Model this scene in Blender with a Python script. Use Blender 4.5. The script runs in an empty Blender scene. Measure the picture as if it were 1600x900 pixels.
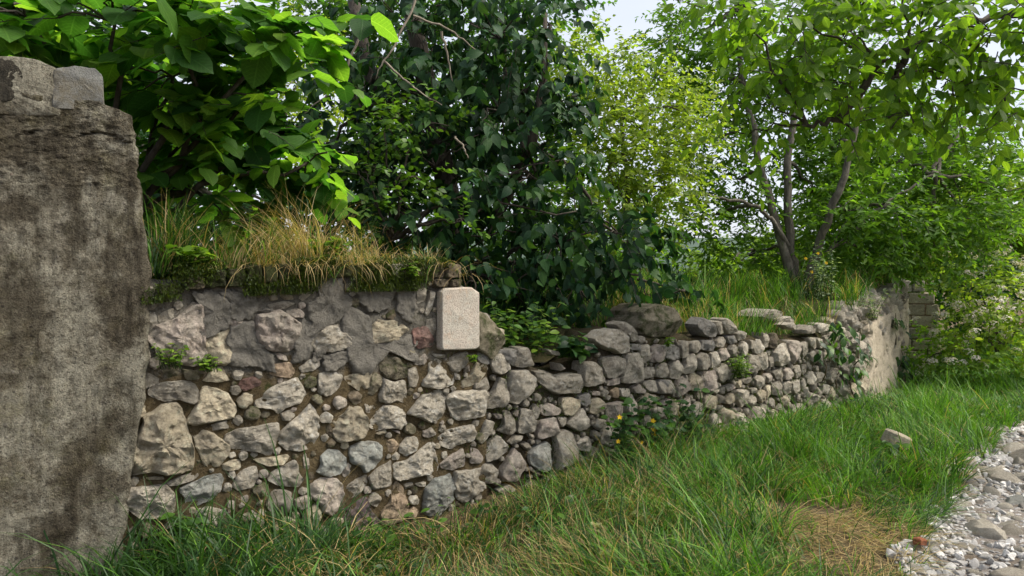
import bpy, math, random
import numpy as np
from mathutils import Vector, noise as mnoise

rng = np.random.default_rng(11)
random.seed(11)
scene = bpy.context.scene
COL = scene.collection
PI = math.pi

# ------------------------------------------------------------------ camera
CAM_H, FPX, PITCH = 1.5, 1164.0, math.atan(20 / 1164.0)
cam_d = bpy.data.cameras.new('camera')
cam = bpy.data.objects.new('camera', cam_d)
COL.objects.link(cam)
cam.location = (0, 0, CAM_H)
cam.rotation_euler = (PI / 2 - PITCH, 0, 0)
cam_d.sensor_width = 36.0
cam_d.lens = 36.0 * FPX / 1600.0
cam_d.clip_start = 0.05
cam_d.clip_end = 6000
scene.camera = cam

# ------------------------------------------------------------------ sky, sun, exposure
SUN_DIR = Vector((0.83, -0.08, 0.98)).normalized()      # towards the sun (thin high overcast)
SUN_EL = math.asin(SUN_DIR.z)
SUN_AZ = math.atan2(SUN_DIR.x, SUN_DIR.y)
world = bpy.data.worlds.new('World')
scene.world = world
world.use_nodes = True
wn = world.node_tree.nodes
wl = world.node_tree.links
wn.clear()
w_out = wn.new('ShaderNodeOutputWorld')
w_bg = wn.new('ShaderNodeBackground')
w_sky = wn.new('ShaderNodeTexSky')
w_sky.sky_type = 'NISHITA'
w_sky.sun_disc = False
w_sky.sun_elevation = SUN_EL
w_sky.sun_rotation = SUN_AZ
w_sky.dust_density = 3.0
w_geo = wn.new('ShaderNodeTexCoord')
w_map = wn.new('ShaderNodeMapping')
w_map.inputs['Scale'].default_value = (1.6, 1.6, 4.5)
w_noise = wn.new('ShaderNodeTexNoise')
w_noise.inputs['Scale'].default_value = 1.7
w_noise.inputs['Detail'].default_value = 6
w_ramp = wn.new('ShaderNodeValToRGB')
w_ramp.color_ramp.elements[0].position = 0.25
w_ramp.color_ramp.elements[0].color = (0.60, 0.60, 0.60, 1)
w_ramp.color_ramp.elements[1].position = 0.75
w_ramp.color_ramp.elements[1].color = (0.95, 0.95, 0.95, 1)
w_mix = wn.new('ShaderNodeMixRGB')
w_mix.inputs['Color2'].default_value = (5.0, 5.2, 5.75, 1)      # the cloud sheet
w_bg.inputs['Strength'].default_value = 0.10
wl.new(w_geo.outputs['Generated'], w_map.inputs['Vector'])
wl.new(w_map.outputs['Vector'], w_noise.inputs['Vector'])
wl.new(w_noise.outputs['Fac'], w_ramp.inputs['Fac'])
wl.new(w_ramp.outputs['Color'], w_mix.inputs['Fac'])
wl.new(w_sky.outputs['Color'], w_mix.inputs['Color1'])
wl.new(w_mix.outputs['Color'], w_bg.inputs['Color'])
wl.new(w_bg.outputs['Background'], w_out.inputs['Surface'])

sun_d = bpy.data.lights.new('sun', 'SUN')
sun_d.energy = 3.7
sun_d.angle = math.radians(30)
sun_d.color = (1.0, 0.93, 0.81)
sun = bpy.data.objects.new('sun', sun_d)
COL.objects.link(sun)
sun.rotation_euler = SUN_DIR.to_track_quat('Z', 'Y').to_euler()

scene.view_settings.view_transform = 'Standard'
scene.view_settings.look = 'None'
scene.view_settings.gamma = 1.0
scene.view_settings.use_curve_mapping = False
scene.view_settings.exposure = 1.02
scene.render.engine = 'CYCLES'
cy = scene.cycles
cy.use_denoising = True
cy.max_bounces = 5
cy.diffuse_bounces = 3
cy.glossy_bounces = 2
cy.transmission_bounces = 3
cy.transparent_max_bounces = 4
cy.use_adaptive_sampling = True
cy.adaptive_threshold = 0.02

# ------------------------------------------------------------------ survey helpers
CP, SP = math.cos(PITCH), math.sin(PITCH)

def ray(px, py):
    x = (px - 800) / FPX
    y = -(py - 450) / FPX
    return np.array((x, CP + y * SP, -SP + y * CP))

def at(px, py, Y):
    d = ray(px, py)
    return d * (Y / d[1]) + np.array((0, 0, CAM_H))

def project(p):
    p = np.asarray(p, float)
    q = p - np.array((0, 0, CAM_H))
    dep = q[..., 1] * CP - q[..., 2] * SP
    up = q[..., 1] * SP + q[..., 2] * CP
    dep = np.where(dep < 0.05, 0.05, dep)
    return 800 + q[..., 0] / dep * FPX, 450 - up / dep * FPX, dep

def fbm(p, octv=3):
    return mnoise.fractal(Vector(p), 0.9, 2.1, octv, noise_basis='PERLIN_ORIGINAL')

def vnoise(pts, scale, seed=0.0, octv=3):
    """fractal noise at an (n,3) array of points, about -1..1"""
    off = seed * 17.31
    return np.array([mnoise.fractal(Vector((p[0] * scale + off, p[1] * scale - off, p[2] * scale + off * .5)), 0.9, 2.1, octv) for p in pts])

# smooth line of the wall's face on plan
WCTRL = [(-3.55, 3.24), (-2.75, 3.725), (-2.04, 4.16), (-1.15, 4.69), (-0.28, 5.25), (0.40, 5.68), (1.15, 6.26), (2.0, 7.0), (2.95, 7.83), (4.13, 8.92), (5.0, 10.0), (5.95, 11.2), (6.4, 11.8)]
def catmull(ctrl, m=24):
    c = np.array(ctrl, float)
    out = []
    for i in range(1, len(c) - 2):
        p0, p1, p2, p3 = c[i - 1], c[i], c[i + 1], c[i + 2]
        for k in range(m):
            t = k / m
            out.append(0.5 * ((2 * p1) + (-p0 + p2) * t + (2 * p0 - 5 * p1 + 4 * p2 - p3) * t * t + (-p0 + 3 * p1 - 3 * p2 + p3) * t ** 3))
    out.append(c[-2])
    return np.array(out)
WL = catmull(WCTRL)
WS = np.concatenate([[0], np.cumsum(np.linalg.norm(np.diff(WL, axis=0), axis=1))])
WT = np.gradient(WL, axis=0)
WT /= np.linalg.norm(WT, axis=1)[:, None]

def wall_pts(s, z, h):
    """points of the wall: s along its face, z up, h out of the face"""
    s, z, h = np.broadcast_arrays(np.asarray(s, float), np.asarray(z, float), np.asarray(h, float))
    x = np.interp(s, WS, WL[:, 0]); y = np.interp(s, WS, WL[:, 1])
    tx = np.interp(s, WS, WT[:, 0]); ty = np.interp(s, WS, WT[:, 1])
    lo = np.minimum(s - WS[0], 0); hi = np.maximum(s - WS[-1], 0)
    x = x + tx * (lo + hi); y = y + ty * (lo + hi)
    return np.stack([x + ty * h, y - tx * h, z], -1)

def on_wall(px, py):
    d = ray(px, py)
    best = None
    for i in range(len(WL) - 1):
        p, q = WL[i], WL[i + 1]
        e = q - p
        det = d[0] * -e[1] + d[1] * e[0]
        if abs(det) < 1e-9: continue
        t = (p[0] * -e[1] + p[1] * e[0]) / det
        k = (d[0] * p[1] - d[1] * p[0]) / det
        if t > 0 and -1e-6 <= k <= 1 + 1e-6:
            best = (WS[i] + k * (WS[i + 1] - WS[i]), CAM_H + t * d[2]); break
    return best
S_A = on_wall(204, 500)[0]     # where the wall leaves the pillar
S_B = on_wall(752, 500)[0]     # mortared part ends, dry-laid part begins
S_C = on_wall(1416, 500)[0]    # broken far end

# ------------------------------------------------------------------ object helpers
def link(o, parent=None, **props):
    COL.objects.link(o)
    if parent is not None: o.parent = parent
    for k, v in props.items():
        if v is not None: o[k] = v
    return o

def thing(name, label, cat, loc=(0, 0, 0), group=None):
    o = bpy.data.objects.new(name, None)
    o.empty_display_size = 0.2
    o.location = loc
    return link(o, None, label=label, category=cat, group=group)

def mesh_np(name, verts, faces, mat=None, tint=None, smooth=True, sharp=None, luv=None):
    me = bpy.data.meshes.new(name)
    v = np.ascontiguousarray(verts, dtype=np.float32)
    me.vertices.add(len(v))
    me.vertices.foreach_set('co', v.ravel())
    loops, starts, n = [], [], 0
    for f in faces:
        f = np.asarray(f, dtype=np.int32)
        if f.size == 0: continue
        k = f.shape[1]
        loops.append(f.ravel())
        starts.append(np.arange(len(f), dtype=np.int32) * k + n)
        n += f.size
    loops = np.concatenate(loops); starts = np.concatenate(starts)
    me.loops.add(len(loops))
    me.loops.foreach_set('vertex_index', loops)
    me.polygons.add(len(starts))
    me.polygons.foreach_set('loop_start', starts)
    me.polygons.foreach_set('use_smooth', np.full(len(starts), smooth, dtype=bool))
    me.update(calc_edges=True)
    if tint is not None:
        a = me.color_attributes.new('tint', 'FLOAT_COLOR', 'POINT')
        t = np.ones((len(v), 4), np.float32); t[:, :3] = tint
        a.data.foreach_set('color', t.ravel())
    if luv is not None:
        a = me.color_attributes.new('luv', 'FLOAT_COLOR', 'POINT')
        t = np.ones((len(v), 4), np.float32); t[:, :3] = luv
        a.data.foreach_set('color', t.ravel())
    if mat is not None: me.materials.append(mat)
    if sharp: me.set_sharp_from_angle(angle=math.radians(sharp))
    return me

def put(name, me, parent=None, loc=None, **props):
    """link a mesh; loc is a world position, the parent stays unrotated"""
    o = bpy.data.objects.new(name, me)
    if loc is not None:
        base = np.zeros(3)
        q = parent
        while q is not None:
            base = base + np.array(q.location); q = q.parent
        o.location = np.asarray(loc) - base
    return link(o, parent, **props)

class MB:
    """collects pieces of one mesh"""
    def __init__(self): self.v, self.f, self.t, self.n = [], {3: [], 4: []}, [], 0
    def add(self, v, faces, tint=(1, 1, 1)):
        v = np.asarray(v, float)
        for f in faces:
            f = np.asarray(f, dtype=np.int64)
            if f.size: self.f[f.shape[1]].append(f + self.n)
        self.v.append(v); self.n += len(v)
        self.t.append(np.broadcast_to(np.asarray(tint, float), (len(v), 3)))
    def tube(self, pts, rad, sides=6, tint=(1, 1, 1)):
        pts = np.asarray(pts, float); m = len(pts)
        rad = np.broadcast_to(np.asarray(rad, float), (m,))
        t = np.gradient(pts, axis=0); t /= np.linalg.norm(t, axis=1)[:, None] + 1e-9
        ref = np.array((0.31, 0.87, 0.38)) if abs(t[0][2]) > .8 else np.array((0, 0, 1.0))
        a = np.cross(t, ref); a /= np.linalg.norm(a, axis=1)[:, None] + 1e-9
        b = np.cross(t, a)
        ang = np.arange(sides) * 2 * PI / sides
        ring = pts[:, None] + rad[:, None, None] * (np.cos(ang)[None, :, None] * a[:, None] + np.sin(ang)[None, :, None] * b[:, None])
        v = np.concatenate([ring.reshape(-1, 3), pts[-1:]])
        i = np.arange(m - 1)[:, None] * sides + np.arange(sides)[None]
        j = np.arange(m - 1)[:, None] * sides + (np.arange(sides)[None] + 1) % sides
        q = np.stack([i, j, j + sides, i + sides], -1).reshape(-1, 4)
        e = (m - 1) * sides
        tri = np.stack([e + np.arange(sides), e + (np.arange(sides) + 1) % sides, np.full(sides, m * sides)], -1)
        self.add(v, [q, tri], tint)
    def mesh(self, name, mat, smooth=True, sharp=None, origin=(0, 0, 0)):
        v = np.concatenate(self.v) - np.asarray(origin)
        return mesh_np(name, v, [np.concatenate(x) for x in self.f.values() if x], mat, np.concatenate(self.t), smooth, sharp)
    def build(self, name, mat, parent=None, smooth=True, sharp=None, origin=None, **props):
        if origin is None: origin = np.array(parent.location) if parent is not None else np.zeros(3)
        return put(name, self.mesh(name, mat, smooth, sharp, origin), parent, origin, **props)

def grid_faces(r, c):
    i = np.arange(r - 1)[:, None] * c + np.arange(c - 1)[None]
    return np.stack([i, i + 1, i + c + 1, i + c], -1).reshape(-1, 4)

# ------------------------------------------------------------------ materials
class NT:
    def __init__(self, name):
        self.m = bpy.data.materials.new(name); self.m.use_nodes = True
        self.t = self.m.node_tree; self.n = self.t.nodes; self.l = self.t.links
        self.b = self.n['Principled BSDF']; self.out = self.n['Material Output']
    def new(self, typ, **inp):
        nd = self.n.new(typ)
        for k, v in inp.items():
            k = k.replace('_', ' ')
            if k in nd.inputs: self.set(nd.inputs[k], v)
        return nd
    def set(self, sock, v):
        if isinstance(v, bpy.types.NodeSocket): self.l.new(v, sock)
        elif isinstance(v, tuple) and len(v) == 3 and sock.type == 'RGBA': sock.default_value = (*v, 1)
        else: sock.default_value = v
    def noise(self, vec, scale, detail=5, rough=.6):
        return self.new('ShaderNodeTexNoise', Vector=vec, Scale=scale, Detail=detail, Roughness=rough).outputs['Fac']
    def ramp(self, fac, stops):
        r = self.n.new('ShaderNodeValToRGB'); self.l.new(fac, r.inputs['Fac'])
        el = r.color_ramp.elements
        while len(el) < len(stops): el.new(0.5)
        for e, (p, c) in zip(el, stops):
            e.position = p
            e.color = (c, c, c, 1) if not isinstance(c, tuple) else (*c, 1)
        return r.outputs['Color']
    def mix(self, fac, a, b, mode='MIX'):
        m = self.n.new('ShaderNodeMixRGB'); m.blend_type = mode
        self.set(m.inputs['Fac'], fac); self.set(m.inputs['Color1'], a); self.set(m.inputs['Color2'], b)
        return m.outputs['Color']
    def math(self, op, a, b=0.0):
        m = self.n.new('ShaderNodeMath'); m.operation = op
        self.set(m.inputs[0], a); self.set(m.inputs[1], b)
        return m.outputs[0]
    def bump(self, h, strength=.5, dist=.01, normal=None):
        b = self.new('ShaderNodeBump', Height=h, Strength=strength, Distance=dist)
        if normal is not None: self.l.new(normal, b.inputs['Normal'])
        return b.outputs['Normal']
    def objvec(self, spread=True):
        tc = self.n.new('ShaderNodeTexCoord')
        if not spread: return tc.outputs['Object']
        oi = self.n.new('ShaderNodeObjectInfo')
        a = self.n.new('ShaderNodeVectorMath'); a.operation = 'ADD'
        sc = self.n.new('ShaderNodeVectorMath'); sc.operation = 'SCALE'
        cb = self.n.new('ShaderNodeCombineXYZ')
        for k in range(3): self.l.new(oi.outputs['Random'], cb.inputs[k])
        self.l.new(cb.outputs[0], sc.inputs[0]); sc.inputs['Scale'].default_value = 57.0
        self.l.new(tc.outputs['Object'], a.inputs[0]); self.l.new(sc.outputs[0], a.inputs[1])
        self.rand = oi.outputs['Random']
        return a.outputs[0]
    def done(self, col, rough=.9, normal=None, spec=.3):
        self.set(self.b.inputs['Base Color'], col)
        self.set(self.b.inputs['Roughness'], rough)
        self.b.inputs['Specular IOR Level'].default_value = spec
        if normal is not None: self.l.new(normal, self.b.inputs['Normal'])
        return self.m

def stone_mat(name, base, alt, stain=(.12, .085, .045), moss=0.0, speck=.55):
    t = NT(name); v = t.objvec()
    n1 = t.noise(v, 9, 4); n2 = t.noise(v, 34, 6, .7); n3 = t.noise(v, 150, 4, .7)
    c = t.mix(t.ramp(n1, [(.36, 0.), (.64, 1.)]), base, alt)
    c = t.mix(t.ramp(n2, [(.50, 0.), (.74, .75)]), c, stain)                      # earthy staining
    pale = tuple(min(.80, x * 1.45 + .05) for x in base)
    c = t.mix(t.ramp(t.noise(v, 24, 6, .75), [(.52, 0.), (.70, .8)]), c, pale)      # chipped, washed faces
    dark = tuple(x * .28 for x in base)
    c = t.mix(t.math('MULTIPLY', t.ramp(n3, [(.56, 0.), (.66, 1.)]), speck), c, dark)   # lichen specks
    c = t.mix(t.math('MULTIPLY', t.ramp(t.noise(v, 75, 5, .8), [(.60, 0.), (.72, 1.)]), .45), c, tuple(min(.75, x * 1.7) for x in base))
    if moss:
        c = t.mix(t.ramp(t.noise(v, 13, 6, .7), [(.62 - moss * .4, 0.), (.70 - moss * .25, .9)]), c, (.055, .070, .018))
    val = t.n.new('ShaderNodeHueSaturation'); t.l.new(c, val.inputs['Color'])
    t.l.new(t.math('MULTIPLY_ADD', t.rand, .5), val.inputs['Value'])
    mm = val.inputs['Value'].links[0].from_node; mm.inputs[2].default_value = .75
    vor = t.new('ShaderNodeTexVoronoi', Vector=v, Scale=26.0); vor.feature = 'DISTANCE_TO_EDGE'
    crack = t.ramp(vor.outputs['Distance'], [(0., 0.), (.06, 1.)])
    mp = t.new('ShaderNodeMapping', Vector=v); mp.inputs['Scale'].default_value = (1, 1, 2.2); mp.inputs['Rotation'].default_value = (.5, .3, .2)
    nb = t.bump(t.noise(mp.outputs[0], 17, 9, .82), 1.0, .085)
    c = val.outputs['Color']
    nb = t.bump(t.math('MULTIPLY', crack, .3), .25, .006, nb)
    nb = t.bump(n3, .8, .009, nb)
    pit = t.ramp(t.noise(v, 52, 6, .85), [(.40, 1.), (.50, 0.)])
    nb = t.bump(t.math('SUBTRACT', 1.0, pit), .6, .012, nb)
    c2 = t.mix(t.math('MULTIPLY', pit, .38), val.outputs['Color'], tuple(x * .42 for x in alt))
    return t.done(c2, .88, nb, .25)

STONE = {
    'g': stone_mat('stone_grey', (.52, .475, .395), (.39, .345, .275)),
    'w': stone_mat('stone_pale', (.64, .585, .485), (.52, .46, .365), speck=.5),
    't': stone_mat('stone_tan', (.63, .54, .385), (.54, .47, .355), speck=.35),
    'p': stone_mat('stone_pink', (.52, .435, .375), (.50, .45, .375)),
    'r': stone_mat('stone_red', (.27, .155, .13), (.27, .19, .16)),
    'o': stone_mat('stone_orange', (.52, .40, .27), (.48, .36, .255), speck=.3),
    'm': stone_mat('stone_mossy', (.34, .30, .215), (.29, .25, .175), moss=.40),
    'b': stone_mat('stone_greenish', (.43, .445, .405), (.48, .465, .415)),
    'u': stone_mat('stone_purple', (.20, .15, .15), (.25, .20, .195)),
    'd': stone_mat('stone_dark', (.29, .28, .26), (.35, .325, .29)),
    'k': stone_mat('brick_mossy', (.11, .09, .055), (.075, .07, .042), moss=.74),
    'n': stone_mat('brick_brown', (.22, .175, .12), (.15, .125, .09), moss=.35),
}

def plaster_mat():
    t = NT('cement_render'); v = t.objvec()
    n1 = t.noise(v, 6, 5); n2 = t.noise(v, 60, 6, .7)
    c = t.mix(t.ramp(n1, [(.35, 0.), (.65, 1.)]), (.175, .164, .142), (.235, .217, .185))
    c = t.mix(t.ramp(t.noise(v, 16, 7, .75), [(.52, 0.), (.72, .7)]), c, (.095, .088, .070))
    c = t.mix(t.ramp(n2, [(.62, 0.), (.72, .6)]), c, (.06, .06, .045))
    mp = t.new('ShaderNodeMapping', Vector=v); mp.inputs['Scale'].default_value = (8, 8, 60); mp.inputs['Rotation'].default_value = (.4, .2, .3)
    nb = t.bump(t.noise(mp.outputs[0], 1.2, 4), .35, .006)
    nb = t.bump(t.noise(v, 30, 8, .8), 1.0, .03, nb)
    nb = t.bump(n2, .5, .004, nb)
    return t.done(c, .92, nb, .2)

def mortar_mat(name, soil, soil2, grey, mossiness, cement_z=None):
    t = NT(name); v = t.objvec(False)
    n1 = t.noise(v, 2.3, 5); n2 = t.noise(v, 18, 7, .7); n3 = t.noise(v, 90, 5, .7)
    c = t.mix(t.ramp(n2, [(.35, 0.), (.65, 1.)]), soil, soil2)
    if cement_z is not None:      # cement pointing on the upper courses, earth mortar below, with a ragged limit
        sx = t.new('ShaderNodeSeparateXYZ', Vector=v)
        zz = t.math('ADD', sx.outputs['Z'], t.math('MULTIPLY', t.math('SUBTRACT', t.noise(v, 3.2, 6, .7), .5), 1.1))
        mr = t.new('ShaderNodeMapRange', Value=zz); mr.inputs['From Min'].default_value = cement_z - .06; mr.inputs['From Max'].default_value = cement_z + .06
        c = t.mix(mr.outputs[0], c, t.mix(t.ramp(n2, [(.35, 0.), (.65, 1.)]), (.150, .138, .116), (.215, .200, .168)))
    else:
        c = t.mix(t.ramp(n1, [(.47, 0.), (.58, .8)]), c, grey)
    c = t.mix(t.ramp(t.noise(v, 5.5, 7, .75), [(.60 - mossiness, 0.), (.68 - mossiness * .8, .9)]), c, (.040, .048, .014))
    c = t.mix(t.ramp(n3, [(.58, 0.), (.70, .6)]), c, (.28, .245, .18))
    c = t.mix(t.ramp(t.noise(v, 48, 4, .7), [(.57, 0.), (.68, .85)]), c, (.040, .033, .021))
    nb = t.bump(t.noise(v, 26, 8, .75), 1.0, .05)
    nb = t.bump(n3, .8, .010, nb)
    return t.done(c, .97, nb, .1)

def concrete_mat():
    t = NT('weathered_concrete'); v = t.objvec(False)
    n1 = t.noise(v, 1.7, 6, .62); n2 = t.noise(v, 14, 7, .7); n3 = t.noise(v, 95, 4, .65)
    c = t.mix(t.ramp(n2, [(.33, 0.), (.67, 1.)]), (.42, .40, .32), (.265, .25, .195))
    c = t.mix(t.ramp(n1, [(.50, 0.), (.62, .5)]), c, (.13, .105, .075))                # brown weather staining
    mp = t.new('ShaderNodeMapping', Vector=v); mp.inputs['Scale'].default_value = (6, 6, .8)
    c = t.mix(t.ramp(t.noise(mp.outputs[0], 1.0, 6, .7), [(.54, 0.), (.64, .4)]), c, (.08, .065, .048))   # runs
    c = t.mix(t.ramp(t.noise(v, 3.3, 5, .7), [(.50, 0.), (.64, .65)]), c, (.165, .150, .062))     # lichen bloom
    c = t.mix(t.ramp(t.noise(v, 6.3, 6, .75), [(.60, 0.), (.72, .6)]), c, (.34, .31, .24))     # bare lime patches
    def pebbles(c, scale, lo, hi, pk, amt):
        vo = t.new('ShaderNodeTexVoronoi', Vector=v, Scale=scale, Randomness=1.0)
        peb = t.ramp(vo.outputs['Distance'], [(lo, 1.), (hi, 0.)])
        sep = t.new('ShaderNodeSeparateXYZ', Vector=vo.outputs['Color'])
        pick = t.ramp(sep.outputs['X'], [(pk, 0.), (pk + .02, 1.)])
        pc = t.ramp(sep.outputs['Y'], [(.0, (.055, .055, .058)), (.35, (.10, .095, .09)), (.6, (.26, .22, .16)), (.85, (.34, .32, .29)), (1., (.20, .12, .08))])
        f = t.math('MULTIPLY', peb, pick)
        return t.mix(t.math('MULTIPLY', f, amt), c, pc), f
    c, f1 = pebbles(c, 95.0, .24, .42, .55, .55)
    c, f2 = pebbles(c, 30.0, .16, .30, .80, .75)
    c = t.mix(t.ramp(n3, [(.56, 0.), (.68, .6)]), c, (.38, .34, .265))
    c = t.mix(t.ramp(t.noise(v, 120, 3), [(.60, 0.), (.67, .85)]), c, (.030, .026, .022))
    gr = t.noise(v, 46, 6, .85)
    c = t.mix(t.ramp(gr, [(.50, 0.), (.62, .6)]), c, (.46, .42, .33))
    c = t.mix(t.ramp(t.noise(v, 38, 6, .85), [(.51, 0.), (.60, .7)]), c, (.075, .063, .048))
    # weather staining soaked into the surface: broad brown blotches and vertical runs
    st = t.ramp(t.noise(v, 1.45, 7, .68), [(.46, 0.), (.53, 1.)])
    ru = t.ramp(t.noise(mp.outputs[0], 1.3, 7, .75), [(.47, 0.), (.58, 1.)])
    c = t.mix(t.math('MULTIPLY', st, .80), c, t.mix(1.0, c, (.26, .225, .185), 'MULTIPLY'))
    c = t.mix(t.math('MULTIPLY', ru, .65), c, t.mix(1.0, c, (.28, .255, .22), 'MULTIPLY'))
    nb = t.bump(t.noise(v, 20, 9, .78), 1.0, .05)
    nb = t.bump(gr, 1.0, .03, nb)
    nb = t.bump(f1, .6, .008, nb)
    nb = t.bump(f2, .7, .014, nb)
    nb = t.bump(n3, 1.0, .012, nb)
    return t.done(c, .93, nb, .2)

def bark_mat(name, a, b):
    t = NT(name); v = t.objvec(False)
    mp = t.new('ShaderNodeMapping', Vector=v); mp.inputs['Scale'].default_value = (1, 1, .25)
    n = t.noise(mp.outputs[0], 26, 7, .7)
    c = t.mix(t.ramp(n, [(.35, 0.), (.65, 1.)]), a, b)
    c = t.mix(t.ramp(t.noise(v, 6, 4), [(.55, 0.), (.7, .6)]), c, tuple(x * 1.7 for x in b))
    return t.done(c, .9, t.bump(n, .8, .02), .2)

def leaf_mat(name, transl=.42, rough=.42, spec=.4, veins=0.0, thin=1.35, blem=0.0):
    t = NT(name)
    a = t.n.new('ShaderNodeVertexColor'); a.layer_name = 'tint'
    tc = t.n.new('ShaderNodeTexCoord')
    n = t.noise(tc.outputs['Object'], 14, 4)
    c = t.mix(t.ramp(n, [(.3, .72), (.7, 1.)]), (0, 0, 0), a.outputs['Color'])
    if blem:
        nz = t.noise(tc.outputs['Object'], 23, 5, .75)
        c = t.mix(t.ramp(nz, [(.66, 0.), (.72, blem)]), c, (.20, .15, .05))
    nb = None
    if veins:
        u = t.n.new('ShaderNodeVertexColor'); u.layer_name = 'luv'
        sp = t.new('ShaderNodeSeparateXYZ', Vector=u.outputs['Color'])
        axx = t.math('ABSOLUTE', t.math('SUBTRACT', sp.outputs['X'], .5))
        mid = t.ramp(axx, [(.012, 1.), (.03, 0.)])
        wv = t.math('SINE', t.math('MULTIPLY', t.math('SUBTRACT', sp.outputs['Y'], t.math('MULTIPLY', axx, .75)), 50.0))
        sv = t.ramp(wv, [(.82, 0.), (1., .7)])
        ve = t.math('MAXIMUM', mid, sv)
        c = t.mix(t.math('MULTIPLY', ve, veins), c, t.mix(1.0, c, (1.7, 1.5, 1.8), 'MULTIPLY'))
        nb = t.bump(ve, .35, .004)
        nb = t.bump(t.noise(tc.outputs['Object'], 60, 3), .3, .004, nb)
        t.l.new(nb, t.b.inputs['Normal'])
    t.set(t.b.inputs['Base Color'], c)
    t.b.inputs['Roughness'].default_value = rough
    t.b.inputs['Specular IOR Level'].default_value = spec
    tr = t.n.new('ShaderNodeBsdfTranslucent')
    t.set(tr.inputs['Color'], t.mix(1.0, c, (thin * 1.25, thin * 1.3, thin * .45), 'MULTIPLY'))
    mx = t.n.new('ShaderNodeMixShader'); mx.inputs['Fac'].default_value = transl
    t.l.new(t.b.outputs[0], mx.inputs[1]); t.l.new(tr.outputs[0], mx.inputs[2])
    t.l.new(mx.outputs[0], t.out.inputs['Surface'])
    return t.m

def ground_mat(name, a, b, c3, sc=6.0):
    t = NT(name); v = t.objvec(False)
    c = t.mix(t.ramp(t.noise(v, sc, 7, .7), [(.38, 0.), (.62, 1.)]), a, b)
    c = t.mix(t.ramp(t.noise(v, sc * 7, 5, .7), [(.52, 0.), (.66, .8)]), c, c3)
    nb = t.bump(t.noise(v, 40, 7, .75), .9, .03)
    return t.done(c, .97, nb, .1)

M_PLASTER = plaster_mat()
M_MORTAR = mortar_mat('lime_mortar', (.088, .064, .034), (.150, .115, .064), (.21, .195, .165), .03, 1.16)
M_RUBBLE = mortar_mat('earth_core', (.060, .045, .026), (.095, .072, .042), (.08, .068, .048), .10)
M_CONCRETE = concrete_mat()
M_BARK = bark_mat('bark_grey', (.052, .047, .038), (.135, .122, .098))
M_BARKD = bark_mat('bark_dark', (.035, .029, .023), (.085, .072, .058))
M_TWIG = bark_mat('bare_twig', (.15, .125, .095), (.25, .215, .17))
M_LEAF = leaf_mat('leaf_broad', .45, .45, .35)
M_LEAFD = leaf_mat('leaf_glossy_dark', .30, .55, .20, veins=.6, blem=.5)
M_LEAFB = leaf_mat('leaf_backlit', .56, .48, .25, veins=.8, thin=1.75, blem=.6)
M_LEAFF = leaf_mat('leaf_fine', .50, .55, .2, thin=1.5)
M_GRASS = leaf_mat('grass_blade', .36, .5, .25, thin=1.2)
M_PETAL = leaf_mat('petal', .3, .6, .2, thin=.8)
M_SOIL = ground_mat('verge_soil', (.075, .056, .034), (.115, .088, .05), (.20, .16, .09))
M_GARDEN = ground_mat('garden_soil', (.05, .05, .022), (.09, .078, .04), (.13, .11, .05))
M_GRAVEL = ground_mat('path_gravel', (.13, .105, .08), (.23, .205, .185), (.30, .285, .27), 3.0)
# ================================================================== GROUND
PATH_L = np.array([(-3.0, -6.0), (-0.6, -0.8), (0.55, 1.2), (1.25, 2.4), (1.75, 3.25), (2.02, 3.71), (2.38, 4.2), (3.22, 5.29), (4.22, 6.47), (5.1, 7.45), (6.6, 8.9), (9.2, 11.2), (15, 16.2), (30, 29)])
def path_dist(x, y):
    """signed distance to the path's left edge, positive on the path"""
    x = np.asarray(x, float); y = np.asarray(y, float)
    best = np.full(x.shape, 1e9); sg = np.zeros(x.shape)
    for p, q in zip(PATH_L[:-1], PATH_L[1:]):
        e = q - p; L = e @ e
        k = np.clip(((x - p[0]) * e[0] + (y - p[1]) * e[1]) / L, 0, 1)
        dx = x - p[0] - k * e[0]; dy = y - p[1] - k * e[1]
        d = np.hypot(dx, dy)
        s = np.sign(dx * e[1] - dy * e[0])
        m = d < best
        best = np.where(m, d, best); sg = np.where(m, s, sg)
    return best * sg

def wall_coord(x, y):
    """s along the wall face and distance out of it for plan points"""
    x = np.asarray(x, float).ravel(); y = np.asarray(y, float).ravel()
    d = (x[:, None] - WL[None, ::4, 0]) ** 2 + (y[:, None] - WL[None, ::4, 1]) ** 2
    i = d.argmin(1) * 4
    t = WT[i]; r = np.stack([x - WL[i, 0], y - WL[i, 1]], -1)
    return WS[i] + (r * t).sum(1), r[:, 0] * t[:, 1] - r[:, 1] * t[:, 0]

def ground_z(x, y):
    x = np.asarray(x, float); y = np.asarray(y, float)
    s, o = wall_coord(x, y)
    s = s.reshape(x.shape); o = o.reshape(x.shape)
    left = 1 / (1 + np.exp((x - 0.22) * 4.0))
    z = -0.25 * left * np.exp(-(np.maximum(y - 3.0, 0) / 3.5) ** 2)
    z = z + 0.02 * np.exp(-np.maximum(o, 0) / .55) * (1 - left)
    kk = np.clip((s - S_C + 3.6) / 2.6, 0, 1)
    z = z - 0.30 * kk * kk * (3 - 2 * kk) * np.exp(-np.maximum(o, 0) / 1.6) * (s < S_C + 6)
    z = z + 0.03 * np.sin(x * 2.3 + y) * np.sin(y * 1.9 - x * .7)
    pd = path_dist(x, y)
    z = z - 0.035 * np.clip(pd / .4 + .5, 0, 1)
    far = np.clip((np.hypot(x, y) - 40) / 200, 0, 1)
    return z * (1 - far)

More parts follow.
